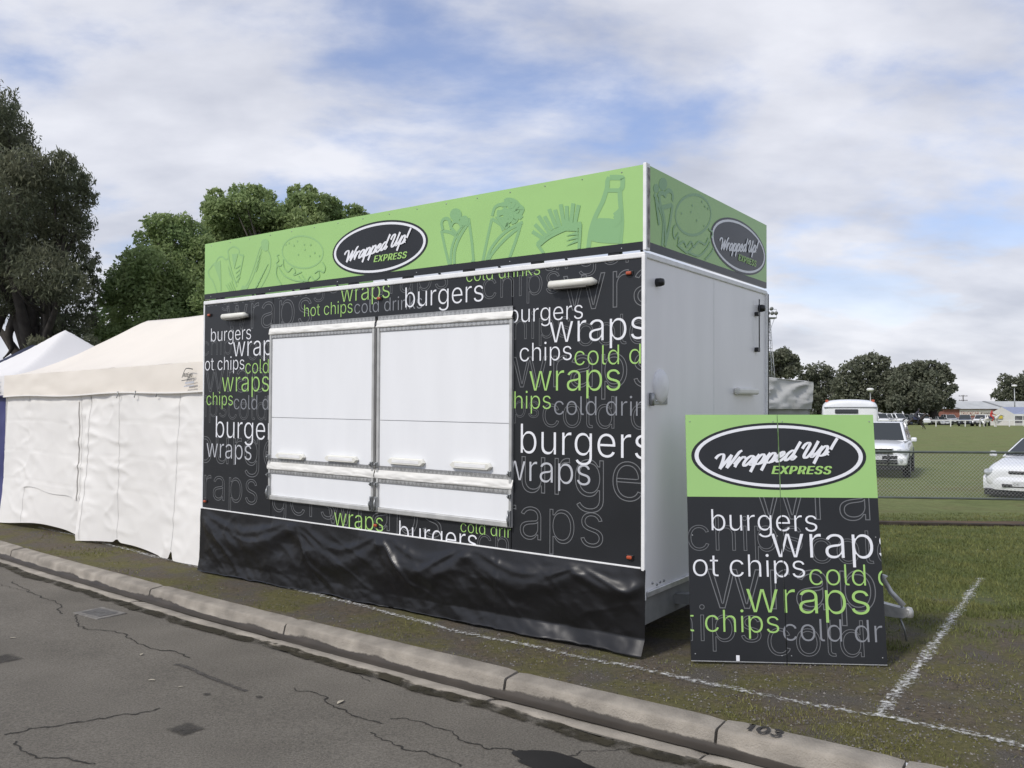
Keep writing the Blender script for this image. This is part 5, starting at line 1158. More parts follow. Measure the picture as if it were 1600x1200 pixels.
    if kind == 'suv':
        mb = MB(); mb.rbox(Lh - .05, Lh + .03, -.50, .50, .75, .95, .02); g = mb.build('grille', M_CHROME, root)
        for k in range(3): mb = MB(); mb.rbox(Lh + .0, Lh + .034, -.44, .44, .775 + k * .055, .812 + k * .055, .004); mb.build('slot', M_CARTRIM, g)
        mb = MB(); mb.tube([(Lh + .025, .09 * math.cos(t * .4), .85 + .05 * math.sin(t * .4)) for t in range(17)], .010, 6); mb.build('badge', M_CHROME, g)
        mb = MB(); mb.rbox(Lh - .25, Lh + .07, -.90, .90, .40, .72, .09); bmp = mb.build('bumper', paint, root)
        mb = MB(); mb.rbox(Lh - .02, Lh + .075, -.62, .62, .60, .71, .01); mb.build('air_intake', M_CARTRIM, bmp)
        mb = MB(); mb.rbox(Lh - .02, Lh + .080, -.62, .62, .44, .51, .01); mb.build('lower_intake', M_CARTRIM, bmp)
        for s_ in (1, -1): mb = MB(); mb.lathe([(.065, 0), (.05, .01), (0, .012)], Matrix.Translation((Lh + .066, s_ * .73, .55)) @ Matrix.Rotation(R(90), 4, 'Y'), 14); mb.build('fog_light', M_LENS, bmp)
        mb = MB()
        for y in (-.36, .36): mb.tube([(Lh + .10, y, .42), (Lh + .13, y, .74)], .035, 8)
        mb.tube([(Lh + .13, -.62, .56), (Lh + .13, .62, .56)], .03, 8); mb.build('nudge_bar', M_CARTRIM, root)
        mb = MB(); mb.box(Lh + .165, Lh + .172, -.19, .19, .58, .70); pl_ = mb.build('number_plate', M_PLATE, root); px_ = Lh + .172; pz = .605; ph = .085
        mb = MB(); mb.rbox(Lh - .2, Lh + .0, -.80, .80, .26, .42, .03); mb.build('under_tray', M_CARTRIM, root)
        for s_ in (1, -1): mb = MB(); mb.tube([(-.0, s_ * .56, z1 + .03), (-1.9, s_ * .56, z1 + .03)], .02, 6); mb.build('roof_rail', M_ALU, root)
    elif kind == 'sedan':
        mb = MB(); mb.rbox(Lh - .20, Lh + .012, -.30, .30, .575, .66, .03); mb.build('grille', M_CARTRIM, root)
        mb = MB(); 
        sx = [(Lh + .07 - .30 * (abs(y) / .92) ** 2.6, y) for y in [(-.9 + .15 * i) for i in range(13)]]
        bs = [[(x, y, .20), (x + .015, y, .30), (x + .02, y, .42), (x - .02, y, .50), (x - .12, y, .515)] for x, y in sx]
        mb.add([p for b_ in bs for p in b_], [(i * 5 + j, i * 5 + j + 1, (i + 1) * 5 + j + 1, (i + 1) * 5 + j) for i in range(12) for j in range(4)], 0, True); bmp = mb.build('bumper', paint, root)
        mb = MB(); mb.rbox(Lh - .02, Lh + .092, -.42, .42, .27, .35, .02); mb.build('air_intake', M_CARTRIM, bmp)
        mb = MB(); mb.rbox(Lh - .6, Lh - .04, -.84, .84, .06, .22, .02); mb.build('under_tray', M_CARTRIM, root)
        mb = MB(); mb.rbox(Lh + .092, Lh + .10, -.19, .19, .30, .42, .003); pl_ = mb.build('number_plate', M_PLATE, root); px_ = Lh + .10; pz = .325; ph = .085
        mb = MB(); mb.tube([(xf - .06, -.55, z0 + .02), (xf - .14, .0, z0 + .06)], .008, 5); mb.tube([(xf - .06, .05, z0 + .02), (xf - .14, .6, z0 + .06)], .008, 5); mb.build('wiper', M_CARTRIM, root)
    else: pl_ = None
    if plate and pl_:
        gv, gf = glyphs(plate, 'plain'); x0, x1 = gx(plate, 'plain'); s_ = .12 / (x1 - x0)
        decal('plate_text', [(-.16 + (x - x0) * s_, pz + y * .095) for x, y, z in gv], gf, lambda u, v, h: Vector((px_ + h, u, v)), .002, M_INK, pl_)
    return root
def face_cam(p, turn): return math.atan2(-p.y, -p.x) + turn
p = at_y(1378, 738, 28.2); p.z = zg(p.x, p.y)
car('parked_suv', 'white four wheel drive parked facing the camera behind the sign board', p, face_cam(p, R(-4)), 'suv', M_CARW, 'white cars parked on the field')
p = at_y(1641, 780, 21.3); p.z = zg(p.x, p.y)
car('parked_sedan', 'white sedan parked behind the chain link fence at the right edge', p, face_cam(p, R(-13)), 'sedan', M_CARW, 'white cars parked on the field', 'OE')

# horse float
p = at_y(1327, 690, 36.0); p.z = zg(p.x, p.y)
hf = tag(empty('horse_float', p, face_cam(p, R(2))), 'tall white horse float with rounded roof behind the four wheel drive', 'horse float')
hw, z1_ = 1.10, 2.62
def hsec(x, k, zt): return (x, [(0, .55), (hw * .9 * k, .55), (hw * k, .65), (hw * k, 1.9), (hw * k, zt - .28), (hw * k * .90, zt - .06), (hw * k * .5, zt), (0, zt + .02)])
loft('body', [hsec(1.75, .90, z1_ - .16), hsec(1.70, .95, z1_ - .08), hsec(1.3, 1, z1_), hsec(-1.7, 1, z1_), hsec(-1.8, .97, z1_ - .05)], M_CARW, hf, 2)
mb = MB(); mb.rbox(1.60, 1.79, -.60, .30, 2.02, 2.20, .03); mb.build('front_window', M_GLASS, hf)
mb = MB(); mb.rbox(1.55, 1.77, -hw * .93, hw * .93, 2.26, 2.30, .006); mb.build('seam_trim', M_GREYP, hf)
for y in (-.9, .9): mb = MB(); mb.rbox(1.2, 1.24, y - .06, y + .06, 2.5, 2.6, .02); mb.build('marker_light', M_AMBER, hf)
mb = MB(); mb.rbox(-.6, .6, -hw - .012, -hw + .02, 1.9, 2.2, .02); mb.build('side_window', M_GLASS, hf)
mb = MB(); mb.rbox(-.6, .6, hw - .02, hw + .012, 1.9, 2.2, .02); mb.build('side_window', M_GLASS, hf)
for x in (-.4, -1.15):
    for y in (-hw + .1, hw - .1): wheel(hf, (x, y, .33), .33, .2)
mb = MB()
for y in (-.8, .8): mb.tube([(1.7, y, .5), (3.0, 0, .45)], .05, 4, sm=False)
mb.build('drawbar', M_STEEL, hf)

# distant cars behind the rail
M_SILV = mat('silver_paint', (.40, .41, .42), .3, coat=.6); M_DBLUE = mat('dark_blue_paint', (.03, .04, .07), .3, coat=.6); M_DGREY = mat('dark_grey_paint', (.045, .047, .05), .3, coat=.6); M_MAROON = mat('maroon_paint', (.09, .02, .02), .3, coat=.6)
GC = 'cars parked along the far rail'
FC = [(1373, 'van', M_CARW, 'small white van at the left end of the far car row', 90), (1386, 'suv', M_SILV, 'silver wagon beside the white van in the far car row', 75), (1398, 'van', M_CARW, 'white van with long windows in the far car row', 100), (1412, 'sedan', M_DBLUE, 'dark blue car just left of the galloping horse', 80), (1424, 'suv', M_DGREY, 'dark grey four wheel drive behind the galloping horse', 95), (1438, 'van', M_CARW, 'white van under the edge of the big dark tree', 85),
      (1470, 'sedan', M_SILV, 'silver sedan right of the big tree trunk', 85), (1484, 'suv', M_SILV, 'silver four wheel drive below the red wall', 80), (1508, 'suv', M_DBLUE, 'dark blue four wheel drive below the red lettered sign', 60), (1533, 'suv', M_CARW, 'white four wheel drive left of the red rider', 50)]
proto = {}
for px, kd, pm, lb, an_ in FC:
    p = at_y(px, 660, 140.0 if px < 1500 else 128.0); p.z = zg(p.x, p.y)
    k = (kd, pm.name)
    if k in proto:
        c = copy_tree(proto[k]); c.location = p; c.rotation_euler = (0, 0, R(an_) + math.pi); c['label'] = lb
    else: proto[k] = car('parked_van' if kd == 'van' else 'parked_car', lb, p, R(an_) + math.pi, kd, pm, GC, None, False)

# white running rail
GR = MB(); r0 = at_y(1360, 665, 124.0); r1 = at_y(1640, 665, 122.0); r0.z = r1.z = zg(r0.x, r0.y)
rd_ = (r1 - r0); rl = Vector((rd_.x, rd_.y, 0)).length
rail = tag(empty('running_rail', r0, math.atan2(rd_.y, rd_.x)), 'white running rail on posts across the far side of the field', 'fence')
M_RAILW = mat('white_rail_paint', (.72, .72, .70), .5, var=.1, vscale=2)
mb = MB(); mb.rbox(0, rl, -.05, .05, .86, .98, .02); mb.build('rail', M_RAILW, rail)
x = 1.0
while x < rl: mb = MB(); mb.rbox(x - .06, x + .06, -.06, .06, 0, .86, .01); mb.build('post', M_RAILW, rail); x += 2.2 + .5 * math.sin(x * 3)

# ================================================================== HORSES AND RIDERS
def skin_fig(name, V, E_, Rr, m, parent=None, lv=1):
    me = bpy.data.meshes.new(name); me.from_pydata(V, E_, []); o = link(name, me, parent)
    md = o.modifiers.new('k', 'SKIN'); sv = me.skin_vertices[0].data
    for i, r in enumerate(Rr): sv[i].radius = (r, r) if not isinstance(r, tuple) else r
    sv[0].use_root = True
    s_ = o.modifiers.new('s', 'SUBSURF'); s_.levels = lv; s_.render_levels = lv
    m2_ = bpy.data.meshes.new_from_object(o.evaluated_get(bpy.context.evaluated_depsgraph_get())); o.modifiers.clear(); o.data = m2_; bpy.data.meshes.remove(me)
    m2_.materials.clear(); m2_.materials.append(m)
    for p_ in m2_.polygons: p_.use_smooth = True
    return o
def horse(name, label, loc, rz, coat, mane, gallop):
    root = tag(empty(name, loc, rz), label, 'horse')
    V = [(0, 0, 1.22), (.45, 0, 1.24), (.72, 0, 1.32), (1.0, 0, 1.62), (1.22, 0, 1.86), (1.45, 0, 1.74), (1.68, 0, 1.56), (-.42, 0, 1.24), (-.72, 0, 1.28)]
    Rr = [.29, .29, .27, .17, .13, .12, .075, .28, .25]; E_ = [(0, 1), (1, 2), (2, 3), (3, 4), (4, 5), (5, 6), (0, 7), (7, 8)]
    legs = ([(.62, .16, .95), (.95, .16, .66), (1.12, .16, .36), (1.22, .16, .10)], [(.60, -.16, .92), (.66, -.16, .58), (.86, -.16, .36), (.78, -.16, .16)], [(-.74, .16, .92), (-.62, .16, .66), (-.92, .16, .46), (-.98, .16, .06)], [(-.78, -.16, .92), (-.86, -.16, .64), (-1.22, -.16, .50), (-1.42, -.16, .22)]) if gallop else ([(.62, .16, .9), (.62, .16, .52), (.60, .16, .2), (.64, .16, .05)], [(.6, -.16, .9), (.66, -.16, .52), (.64, -.16, .2), (.68, -.16, .05)], [(-.74, .16, .9), (-.66, .16, .62), (-.80, .16, .45), (-.76, .16, .05)], [(-.76, -.16, .9), (-.72, -.16, .62), (-.88, -.16, .45), (-.84, -.16, .05)])
    for k, lg in enumerate(legs):
        b = len(V); root_i = 2 if k < 2 else 8
        V += lg; Rr += [.13 if k < 2 else .16, .075, .05, .055]; E_ += [(root_i, b), (b, b + 1), (b + 1, b + 2), (b + 2, b + 3)]
    for s_ in (.06, -.06): b = len(V); V += [(1.24, s_, 2.02)]; Rr += [.03]; E_ += [(4, b)]
    skin_fig('body', V, E_, Rr, coat, root)
    mb = MB(); mb.tube([(-.95, 0, 1.36), (-1.2, 0, 1.30), (-1.45, 0, 1.05 if gallop else .8), (-1.6 if gallop else -1.35, 0, .80 if gallop else .5)], [.05, .09, .08, .02], 7); mb.build('tail', mane, root)
    mb = MB(); mb.tube([(.72, 0, 1.60), (.95, 0, 1.80), (1.16, 0, 2.0)], [.05, .06, .03], 6); mb.build('mane', mane, root)
    mb = MB(); mb.grid(lambda u, v: (-.30 + .75 * u, .33 * math.sin((v - .5) * 3.0), 1.22 + .33 * math.cos((v - .5) * 3.0)), 6, 10); mb.build('saddle_cloth', M_DNAVY, root)
    return root
def rider(label, loc, rz, shirt, fold):
    root = tag(empty('person', loc, rz), label, 'person')
    f = .22 if fold else .05
    V = [(0, 0, 1.66), (.05 + f * .3, 0, 1.90), (.10 + f, 0, 2.15), (.14 + f * 1.2, 0, 2.28), (.18 + f * 1.3, 0, 2.42)]; Rr = [.17, .16, .19, .07, .11]; E_ = [(0, 1), (1, 2), (2, 3), (3, 4)]
    for s_ in (1, -1):
        b = len(V); V += [(.12 + f, s_ * .22, 2.10), (.25 + f, s_ * .30, 1.86), (.52 + f, s_ * .14, 1.80), (.58 + f, s_ * .10, 1.79)]; Rr += [.075, .06, .045, .045]; E_ += [(2, b), (b, b + 1), (b + 1, b + 2), (b + 2, b + 3)]
        b = len(V); V += [(.10, s_ * .26, 1.56), (.34, s_ * .36, 1.30), (.14, s_ * .38, .95), (.28, s_ * .38, .88)]; Rr += [.12, .085, .06, .045]; E_ += [(0, b), (b, b + 1), (b + 1, b + 2), (b + 2, b + 3)]
    bd = skin_fig('body', V, E_, Rr, shirt, root)
    mb = MB(); c = V[4]; mb.lathe([(.125, 0), (.13, .04), (.10, .12), (.0, .15)], Matrix.Translation((c[0], 0, c[2] + .0)), 14); mb.build('helmet', M_CARTRIM, root)
    mb = MB(); mb.lathe([(0, -.1), (.07, -.06), (.10, .0), (.09, .03)], Matrix.Translation((c[0] + .025, 0, c[2])), 12); mb.build('face', mat('skin', (.45, .27, .19), .6), root)
    return root
M_BAY = mat('bay_coat', (.020, .014, .011), .5); M_BAYM = mat('black_mane', (.008, .008, .008), .7); M_GREYH = mat('grey_coat', (.55, .54, .51), .6, var=.15, vscale=3)
p = at_y(1430, 671, 98.0); p.z = zg(p.x, p.y)
horse('horse', 'dark bay horse cantering across the field with a rider', p, R(-6), M_BAY, M_BAYM, True)
rider('dark clothed rider with helmet on the cantering bay horse', p, R(-6), mat('dark_riding_clothes', (.018, .018, .026), .7), True)
p = at_y(1548, 666, 116.0); p.z = zg(p.x, p.y)
horse('horse', 'pale grey horse standing by the far rail', p, R(-20), M_GREYH, mat('grey_mane', (.4, .39, .37), .7), False)
rider('rider in red top on the pale grey horse', p, R(-20), mat('red_top', (.42, .045, .035), .7), False)

# ================================================================== FAR SIDE: shed, tents, poles, light tower, trees
Yb = 190.0
b0 = at_y(1476, 655, Yb); b1 = at_y(1680, 655, Yb); bz = zg(b0.x, b0.y)
shed = tag(empty('shed', (b0.x, Yb, bz)), 'long low shed with pale grey roof and red lettered wall sign', 'shed')
Wd = b1.x - b0.x; ze = at_y(1500, 638.5, Yb).z - bz; zr = at_y(1500, 627, Yb + 5).z - bz; X = lambda px: at_y(px, 640, Yb).x - b0.x
M_BRICK = mat('red_brick_wall', (.26, .11, .085), .9, var=.2, vscale=3); M_ROOFG = mat('grey_sheet_roof', (.44, .45, .44), .55, var=.08, vscale=.6)
mb = MB(); mb.box(0, Wd, 0, 10, 0, ze); mb.build('wall', M_BRICK, shed)
mb = MB(); mb.add([(-.5, -.6, ze - .05), (Wd + .5, -.6, ze - .05), (Wd + .5, 5, zr), (-.5, 5, zr), (Wd + .5, 10.6, ze - .05), (-.5, 10.6, ze - .05)], [(0, 1, 2, 3), (3, 2, 4, 5), (0, 3, 5), (1, 4, 2)]); mb.build('roof', M_ROOFG, shed)
for px in (1496, 1571):
    x = X(px); mb = MB(); mb.add([(x - .3, -.65, ze), (x + .5, -.65, ze), (x - 1.8, 4.9, zr + .06), (x - 2.6, 4.9, zr + .06), (x - .3, -.6, ze - .1), (x + .5, -.6, ze - .1)], [(0, 1, 2, 3), (0, 4, 5, 1)]); mb.build('roof_gutter', M_GALVP, shed)
x0, x1 = X(1499), X(1552); zs0_, zs1_ = at_y(1500, 649, Yb).z - bz, at_y(1500, 640, Yb).z - bz
mb = MB(); mb.box(x0, x1, -.10, -.02, zs0_, zs1_); sg = mb.build('wall_sign', mat('sign_cream', (.66, .62, .55), .6), shed)
gv, gf = glyphs('TRUCKCAR', 'bold'); a0, a1 = gx('TRUCKCAR', 'plain'); gv, gf = glyphs('TRUCKCAR', 'plain'); s_ = (X(1529) - X(1500.5)) / (a1 - a0); hsc = (zs1_ - zs0_) * .72
decal('sign_lettering', [(X(1500.5) + (x - a0) * s_, zs0_ + .2 + y / .73 * hsc) for x, y, z in gv], gf, lambda u, v, h: Vector((u, -.10 - h, v)), .01, mat('red_letter', (.36, .06, .045), .6), sg)
gv, gf = glyphs('Rentals', 'bold'); a0, a1 = gx('Rentals', 'bold'); s_ = (X(1547) - X(1531.5)) / (a1 - a0)
decal('sign_lettering', [(X(1531.5) + (x - a0) * s_, zs0_ + .35 + y / .73 * hsc * .55) for x, y, z in gv], gf, lambda u, v, h: Vector((u, -.10 - h, v)), .01, mat('brown_letter', (.10, .05, .035), .6), sg)

Yt = 135.0; t0 = at_y(1546, 660, Yt); tz = zg(t0.x, t0.y); U = lambda px: at_y(px, 640, Yt).x - t0.x; H_ = lambda py: at_y(1560, py, Yt).z - tz
mq = tag(empty('hospitality_marquee', (t0.x, Yt, tz)), 'white gabled marquee with clear front at the right edge', 'marquee')
M_PVC = mat('pale_pvc', (.55, .54, .51), .6, var=.05, vscale=1)
mb = MB(); e1, e2_ = U(1573), U(1640); ea_, ra_ = H_(647), H_(636)
mb.add([(0, 0, 0), (e1, -2, 0), (e1, -2, ea_), (e1 * .5, -1, ra_), (0, 0, ea_)], [(0, 1, 2, 3, 4)]); mb.build('end_wall', M_PVC, mq)
mb = MB(); mb.add([(e1, -2, ea_), (e2_, -2, ea_), (e2_ - e1 * .5, -1 + 3, ra_), (e1 * .5, -1 + .0, ra_)], [(0, 1, 2, 3)]); mb.build('roof', mat('blue_grey_pvc', (.26, .29, .40), .5), mq)
mb = MB(); mb.add([(0, 0, ea_), (e1 * .5, -1, ra_), (e2_ - e1 * .5, 2, ra_), (e2_ - e1, 6, ea_)], [(0, 1, 2, 3)]); mb.build('roof', M_PVC, mq)
mb = MB(); mb.box(e1, e2_, -2.05, -1.98, ea_ - .32, ea_ + .02); mb.build('eave_band', M_RAILW, mq)
mb = MB(); mb.box(e1 + .1, e2_ - .1, -1.96, -1.92, .4, ea_ - .32); mb.build('clear_wall', mat('clear_pvc', (.16, .16, .17), .15, var=.5, vscale=1.2), mq)
mb = MB(); mb.box(e1, e2_, -2.02, -1.9, 0, .4); mb.build('base_skirt', M_PVC, mq)
for px in (1573, 1586, 1600, 1620): mb = MB(); mb.box(U(px) - .05, U(px) + .05, -2.08, -1.97, 0, ea_); mb.build('post', M_RAILW, mq)
mb = MB(); mb.box(U(1548), U(1559), -1.3, -1.25, H_(654), H_(648)); bn = mb.build('banner', mat('yellow_banner', (.62, .50, .07), .6), mq)
mb = MB(); mb.tube([(U(1592), -2.6, 0), (U(1592), -2.6, H_(633))], .04, 6); pole_ = mb.build('flag_pole', M_RAILW, mq)
mb = MB(); mb.grid(lambda u, v: (U(1592) - .1 - .45 * math.sin(v * 2.6) * u - .15 * u, -2.6 - .25 * u * math.sin(v * 5), H_(656) + (H_(637) - H_(656)) * v), 5, 10); mb.build('white_flag', M_RAILW, mq)

def pole(name, label, px, pyt, Y, r, kind):
    p = at_y(px, 655, Y); z0 = zg(p.x, p.y); h = at_y(px, pyt, Y).z - z0
    root = tag(empty(name, (p.x, Y, z0)), label, 'pole')
    mb = MB(); mb.tube([(0, 0, 0), (0, 0, h)], [r * 1.2, r * .8], 8); mb.build('pole', M_STEEL if kind != 'power' else M_BARKD, root)
    if kind == 'lamp':
        mb = MB(); mb.lathe([(0, .25), (.35, .2), (.5, 0), (.3, -.18), (0, -.22)], Matrix.Translation((0, 0, h)), 12); mb.build('lamp_head', M_RAILW, root)
    elif kind == 'power':
        for k, zz in enumerate((h - .4, h - 1.7)):
            mb = MB(); mb.rbox(-1.3, 1.3, -.06, .06, zz, zz + .14, .02); ca_ = mb.build('cross_arm', M_BARKD, root)
            for x in (-1.1, -.5, .5, 1.1): mb = MB(); mb.lathe([(.05, 0), (.06, .1), (.03, .2), (0, .22)], Matrix.Translation((x, 0, zz + .14)), 8); mb.build('insulator', M_CARTRIM, ca_)
    return root
pole('street_lamp', 'tall lamp post with round head by the marquee at the right edge', 1586, 603, 150.0, .10, 'lamp')
pole('power_pole', 'wooden power pole with cross arms above the shed roof', 1505.5, 617, 240.0, .16, 'power')
pole('street_lamp', 'thin lamp post among the trees above the horse float', 1360.5, 609, 110.0, .07, 'lamp')
# floodlight tower
Yl = 120.0; tp = at_y(1202, 655, Yl); tz = zg(tp.x, tp.y); h = at_y(1202, 498, Yl).z - tz; top = at_y(1202, 484, Yl).z - tz
tw = tag(empty('floodlight_tower', (tp.x, Yl, tz)), 'steel lattice floodlight tower behind the far end of the trailer', 'light tower')
mb = MB(); cs_ = lambda z: 1.05 - .85 * z / h
for sx in (-1, 1):
    for sy in (-1, 1): mb.tube([(sx * cs_(0), sy * cs_(0), 0), (sx * cs_(h), sy * cs_(h), h)], .05, 5)
z = 0; k = 0
while z < h - .5:
    zn = min(h, z + 1.6 - .05 * k); c0_, c1_ = cs_(z), cs_(zn)
    for sx, sy, tx, ty in ((-1, -1, 1, -1), (1, -1, 1, 1), (1, 1, -1, 1), (-1, 1, -1, -1)):
        mb.tube([(sx * c0_, sy * c0_, z), (tx * c0_, ty * c0_, z)], .03, 4); mb.tube([(sx * c0_, sy * c0_, z), (tx * c1_, ty * c1_, zn)], .022, 4)
    z = zn; k += 1
mb.build('mast', M_STEEL, tw)
mb = MB()
for zz in (h, h + .12): mb.box(-1.1, 1.1, -.6, .6, zz, zz + .05)
for x in (-1.05, 1.05): mb.tube([(x, -.5, h), (x, -.5, top)], .03, 5)
mb.tube([(-1.05, -.5, top), (1.05, -.5, top)], .03, 5); mb.tube([(.9, 0, h), (.15, 0, h - 2)], .03, 5); mb.tube([(-.9, 0, h), (-.15, 0, h - 2)], .03, 5); mb.build('platform', M_STEEL, tw)
for x, zz in ((-.85, .75), (-.2, .75), (.4, .75), (.95, .75), (-.5, 1.35), (.3, 1.4)):
    mb = MB(); mb.lathe([(.10, -.25), (.28, .0), (.30, .06), (0, .08)], Matrix.Translation((x, -.6, h + zz)) @ Matrix.Rotation(R(115), 4, 'X'), 12); mb.build('floodlight', M_GALVP, tw)

def fpx(name, label, blobs, Yd, base_px, per, seed, tr=.45, size=.30, lm=None):
    per = int(per * 1.7)
    b = at_y(base_px, 655, Yd); return tree(name, label, (b.x, b.y, zg(b.x, b.y) - .1), blobs, Yd, 2.0, per, size, .55, lm or M_FARG, M_BARKD, tr, .3, 'trees on the far side of the field', 7, seed, 7)
fpx('gum_tree', 'thin gum tree beside the floodlight tower', [(1208, 560, 12), (1222, 556, 14), (1236, 564, 12), (1215, 578, 14), (1232, 580, 13), (1243, 572, 7), (1205, 590, 10)], 150, 1224, 420, 31)
fpx('gum_tree', 'low rounded tree left of the horse float', [(1258, 582, 13), (1278, 580, 15), (1293, 582, 12), (1262, 600, 18), (1285, 600, 20), (1302, 600, 14), (1270, 622, 22), (1295, 622, 22), (1250, 625, 18)], 160, 1280, 420, 32)
fpx('gum_tree', 'broad dark tree above the horse float', [(1330, 582, 18), (1345, 566, 12), (1362, 562, 13), (1378, 566, 12), (1320, 600, 20), (1350, 590, 24), (1378, 588, 20), (1395, 590, 16), (1318, 620, 18), (1345, 618, 24), (1375, 615, 24), (1398, 612, 16), (1390, 632, 16), (1360, 634, 16)], 150, 1355, 480, 33, .6)
fpx('fig_tree', 'large dome shaped dark tree right of centre by the rail', [(1415, 582, 15), (1435, 576, 14), (1455, 574, 13), (1470, 580, 13), (1482, 590, 10), (1408, 600, 18), (1432, 596, 22), (1458, 594, 18), (1487, 606, 8), (1478, 612, 11), (1412, 622, 20), (1438, 620, 24), (1462, 622, 18), (1484, 630, 9), (1425, 638, 14), (1455, 638, 13), (1400, 630, 14)], 145, 1462, 520, 34, .8, .28)
fpx('gum_tree', 'dark tree at the right edge behind the shed', [(1572, 594, 11), (1582, 602, 13), (1568, 612, 13), (1590, 614, 15), (1600, 600, 16), (1612, 592, 18), (1558, 619, 9), (1575, 622, 14), (1605, 618, 18), (1630, 600, 22), (1640, 620, 22)], 230, 1590, 420, 35, .5, .38)
fpx('gum_tree', 'low grey green trees far behind the car row', [(1300, 636, 14), (1325, 636, 14), (1350, 642, 12), (1275, 640, 14), (1385, 642, 10), (1410, 642, 9)], 260, 1325, 300, 36, .5, .4)

# ================================================================== LITTER, COVER AND GRASS
cv = on_road(156, 957); cz = zroad(dist_kerb(cv.x, cv.y)); dk = math.atan2(AL.y, AL.x)
lid = tag(empty('utility_cover', (cv.x, cv.y, cz), dk + R(4)), 'small rectangular grey utility cover set in the road', 'cover')
mb = MB(); mb.rbox(-.21, .21, -.14, .14, -.03, .008, .006); mb.build('surround', mat('worn_concrete', (.17, .16, .145), .9, var=.25, vscale=14, bump=.4, bscale=60), lid)
mb = MB(); mb.rbox(-.155, .155, -.09, .09, -.02, .011, .004); ld = mb.build('lid', mat('iron_lid', (.075, .072, .068), .6, var=.3, vscale=25), lid)
mb = MB(); mb.rbox(-.05, .05, -.02, .02, .009, .0125, .001); mb.build('lifting_slot', M_BLACKPL, ld)
M_LEAF = mat('dry_leaf', (.40, .36, .28), .8, var=.2, vscale=30)
def leaf_mesh():
    mb = MB(); n = 8
    for i in range(n + 1):
        t = i / n; w = .022 * math.sin(math.pi * t) ** .7 + .001
        for s_ in (-1, 0, 1): mb.v.append((-.06 + .12 * t, w * s_, .004 + .008 * abs(s_) * (1 - t * .5) + .008 * math.sin(t * 3)))
        if i:
            for c in (0, 1): a = (i - 1) * 3 + c; mb.f.append((a, a + 3, a + 4, a + 1)); mb.mi.append(0); mb.sm.append(True)
    return mb.build('fallen_leaf', M_LEAF)
l0 = leaf_mesh()
LF = [(20, 998, 'pale fallen leaf on the asphalt near the left edge'), (221, 1023, 'curled pale leaf right of the utility cover on the road'), (237, 1064, 'pale leaf in the middle of the left road surface'), (532, 1097, 'long pale leaf lying beside a road crack'), (428, 1007, 'pale leaf at the edge of the gutter'), (282, 1074, 'tiny pale leaf left of the oil spots')]
for k, (px, py, lb) in enumerate(LF):
    o = l0 if k == 0 else l0.copy()
    if k: COL.objects.link(o)
    p = on_road(px, py); o.location = (p.x, p.y, rz_at(p) + .002); o.rotation_euler = (0, 0, k * 1.3 + .4); s_ = (.4, .45, .45, .6, .4, .3)[k]; o.scale = (s_, s_, s_); tag(o, lb, 'leaf', 'fallen leaves on the road')

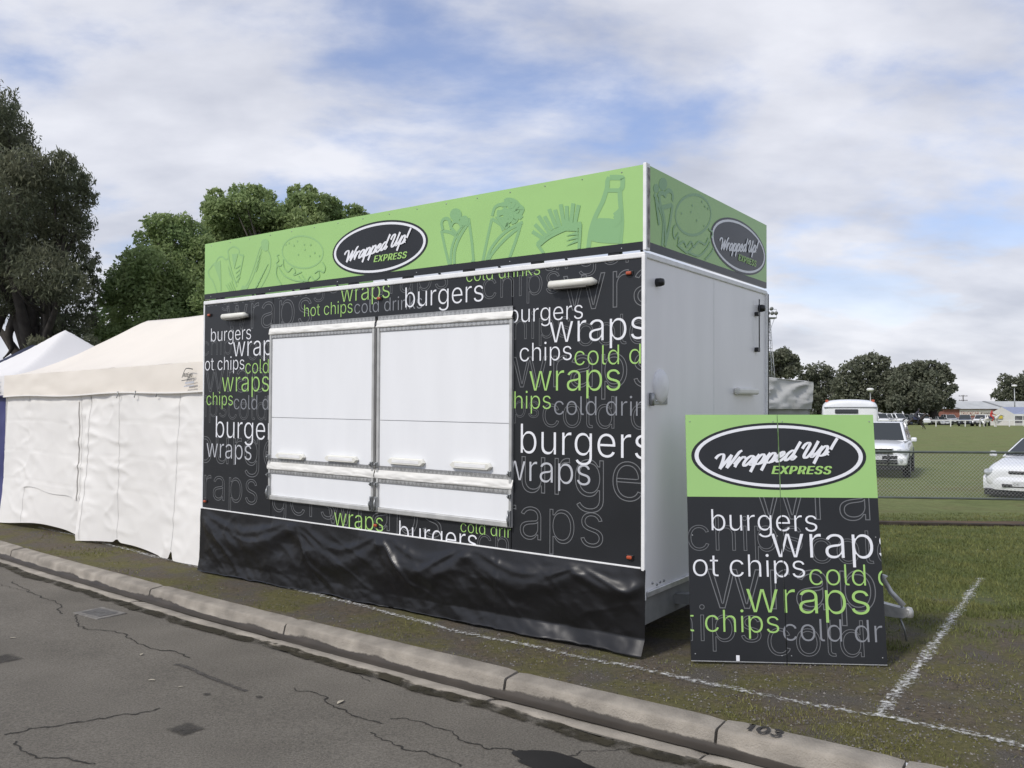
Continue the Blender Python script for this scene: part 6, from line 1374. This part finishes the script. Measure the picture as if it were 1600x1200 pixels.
def noise2(x, y, s, sd): return mnoise.noise(Vector((x * s, y * s, sd)))
def scatter(n, region, dens, sd):
    out = []; rr = random.Random(sd)
    while n > 0:
        n -= 1; px = rr.uniform(*region[:2]); py = region[2] + (region[3] - region[2]) * rr.random() ** 1.0
        p = on_z(px, py)
        d = dist_kerb(p.x, p.y)
        if d > .02 and rr.random() < dens(p, d): out.append((p.x, p.y))
    return out
tr_in = lambda p: (lambda q: -TL - .05 < q.x < .05 and -.10 < q.y < TD)(TI @ Vector((p.x, p.y, 0)))
def gdens(p, d):
    if tr_in(p): return 0
    g = .42 * (d - 3.0) + 1.8 * noise2(p.x, p.y, 1.1, 3)
    patch = noise2(p.x, p.y, 1.0, 9) + .5 * noise2(p.x, p.y, 3.0, 4)
    return max(.05, min(1, max(g, patch * 2.4 - .05)))
def blades(name, pts, hmin, hmax, wid, m, lean=.6):
    P_ = np.array(pts); n = len(P_); z = np.array([zg(x, y) + ground_bump(x, y) for x, y in pts])
    a = rng.uniform(0, 2 * np.pi, n); h = rng.uniform(hmin, hmax, n); l = h * rng.uniform(.1, lean, n); b = rng.uniform(0, 2 * np.pi, n)
    dist = np.hypot(P_[:, 0], P_[:, 1]); w = wid * np.clip(dist / 6, 1, 2.2)
    base = np.stack([P_[:, 0], P_[:, 1], z - .004], 1); ax_ = np.stack([np.cos(a) * w, np.sin(a) * w, 0 * w], 1)
    tip_ = base + np.stack([np.cos(b) * l, np.sin(b) * l, h], 1)
    V = np.stack([base - ax_, base + ax_, tip_], 1).reshape(-1, 3)
    o = np_mesh(name, V, np.arange(3 * n).reshape(n, 3), m); o['kind'] = 'stuff'; return o
M_BLADE = mat('grass_blades', (.115, .142, .045), .7, col2=(.205, .205, .075), vscale=1.6, island=.4, trans=.25, spec=.2)
M_BLADEV = mat('verge_tufts', (.130, .145, .042), .7, col2=(.235, .215, .075), vscale=2.2, island=.45, trans=.2, spec=.2)
blades('field_grass', scatter(200000, (1060, 1900, 780, 1180), lambda p, d: gdens(p, d) if d > 2.0 else 0, 1), .012, .045, .0035, M_BLADE, .9)
blades('verge_grass', scatter(170000, (-40, 1640, 815, 1200), lambda p, d: gdens(p, d) * .8 if d <= 2.2 else 0, 2), .008, .030, .0030, M_BLADEV, 1.0)
# gravel on the verge
sp = scatter(26000, (-40, 1640, 815, 1200), lambda p, d: 0 if tr_in(p) else (.75 if d < 2.2 else .12), 5)
n = len(sp); P_ = np.array(sp); z = np.array([zg(x, y) + ground_bump(x, y) for x, y in sp]); r = rng.uniform(.003, .0085, n) * np.where(rng.random(n) > .96, 1.7, 1)
oct_ = np.array([(1, 0, 0), (0, 1, 0), (-1, 0, 0), (0, -1, 0), (0, 0, .7), (0, 0, -.5)]); of = np.array([(0, 1, 4), (1, 2, 4), (2, 3, 4), (3, 0, 4)])
V = (np.stack([P_[:, 0], P_[:, 1], z + .002], 1)[:, None, :] + oct_[None] * r[:, None, None] * rng.uniform(.6, 1.4, (n, 6, 1)))
Fq = (of[None] + (np.arange(n) * 6)[:, None, None]).reshape(-1, 3)
o = np_mesh('gravel', V.reshape(-1, 3), Fq, mat('gravel_stones', (.135, .124, .110), .9, island=.7)); o['kind'] = 'stuff'
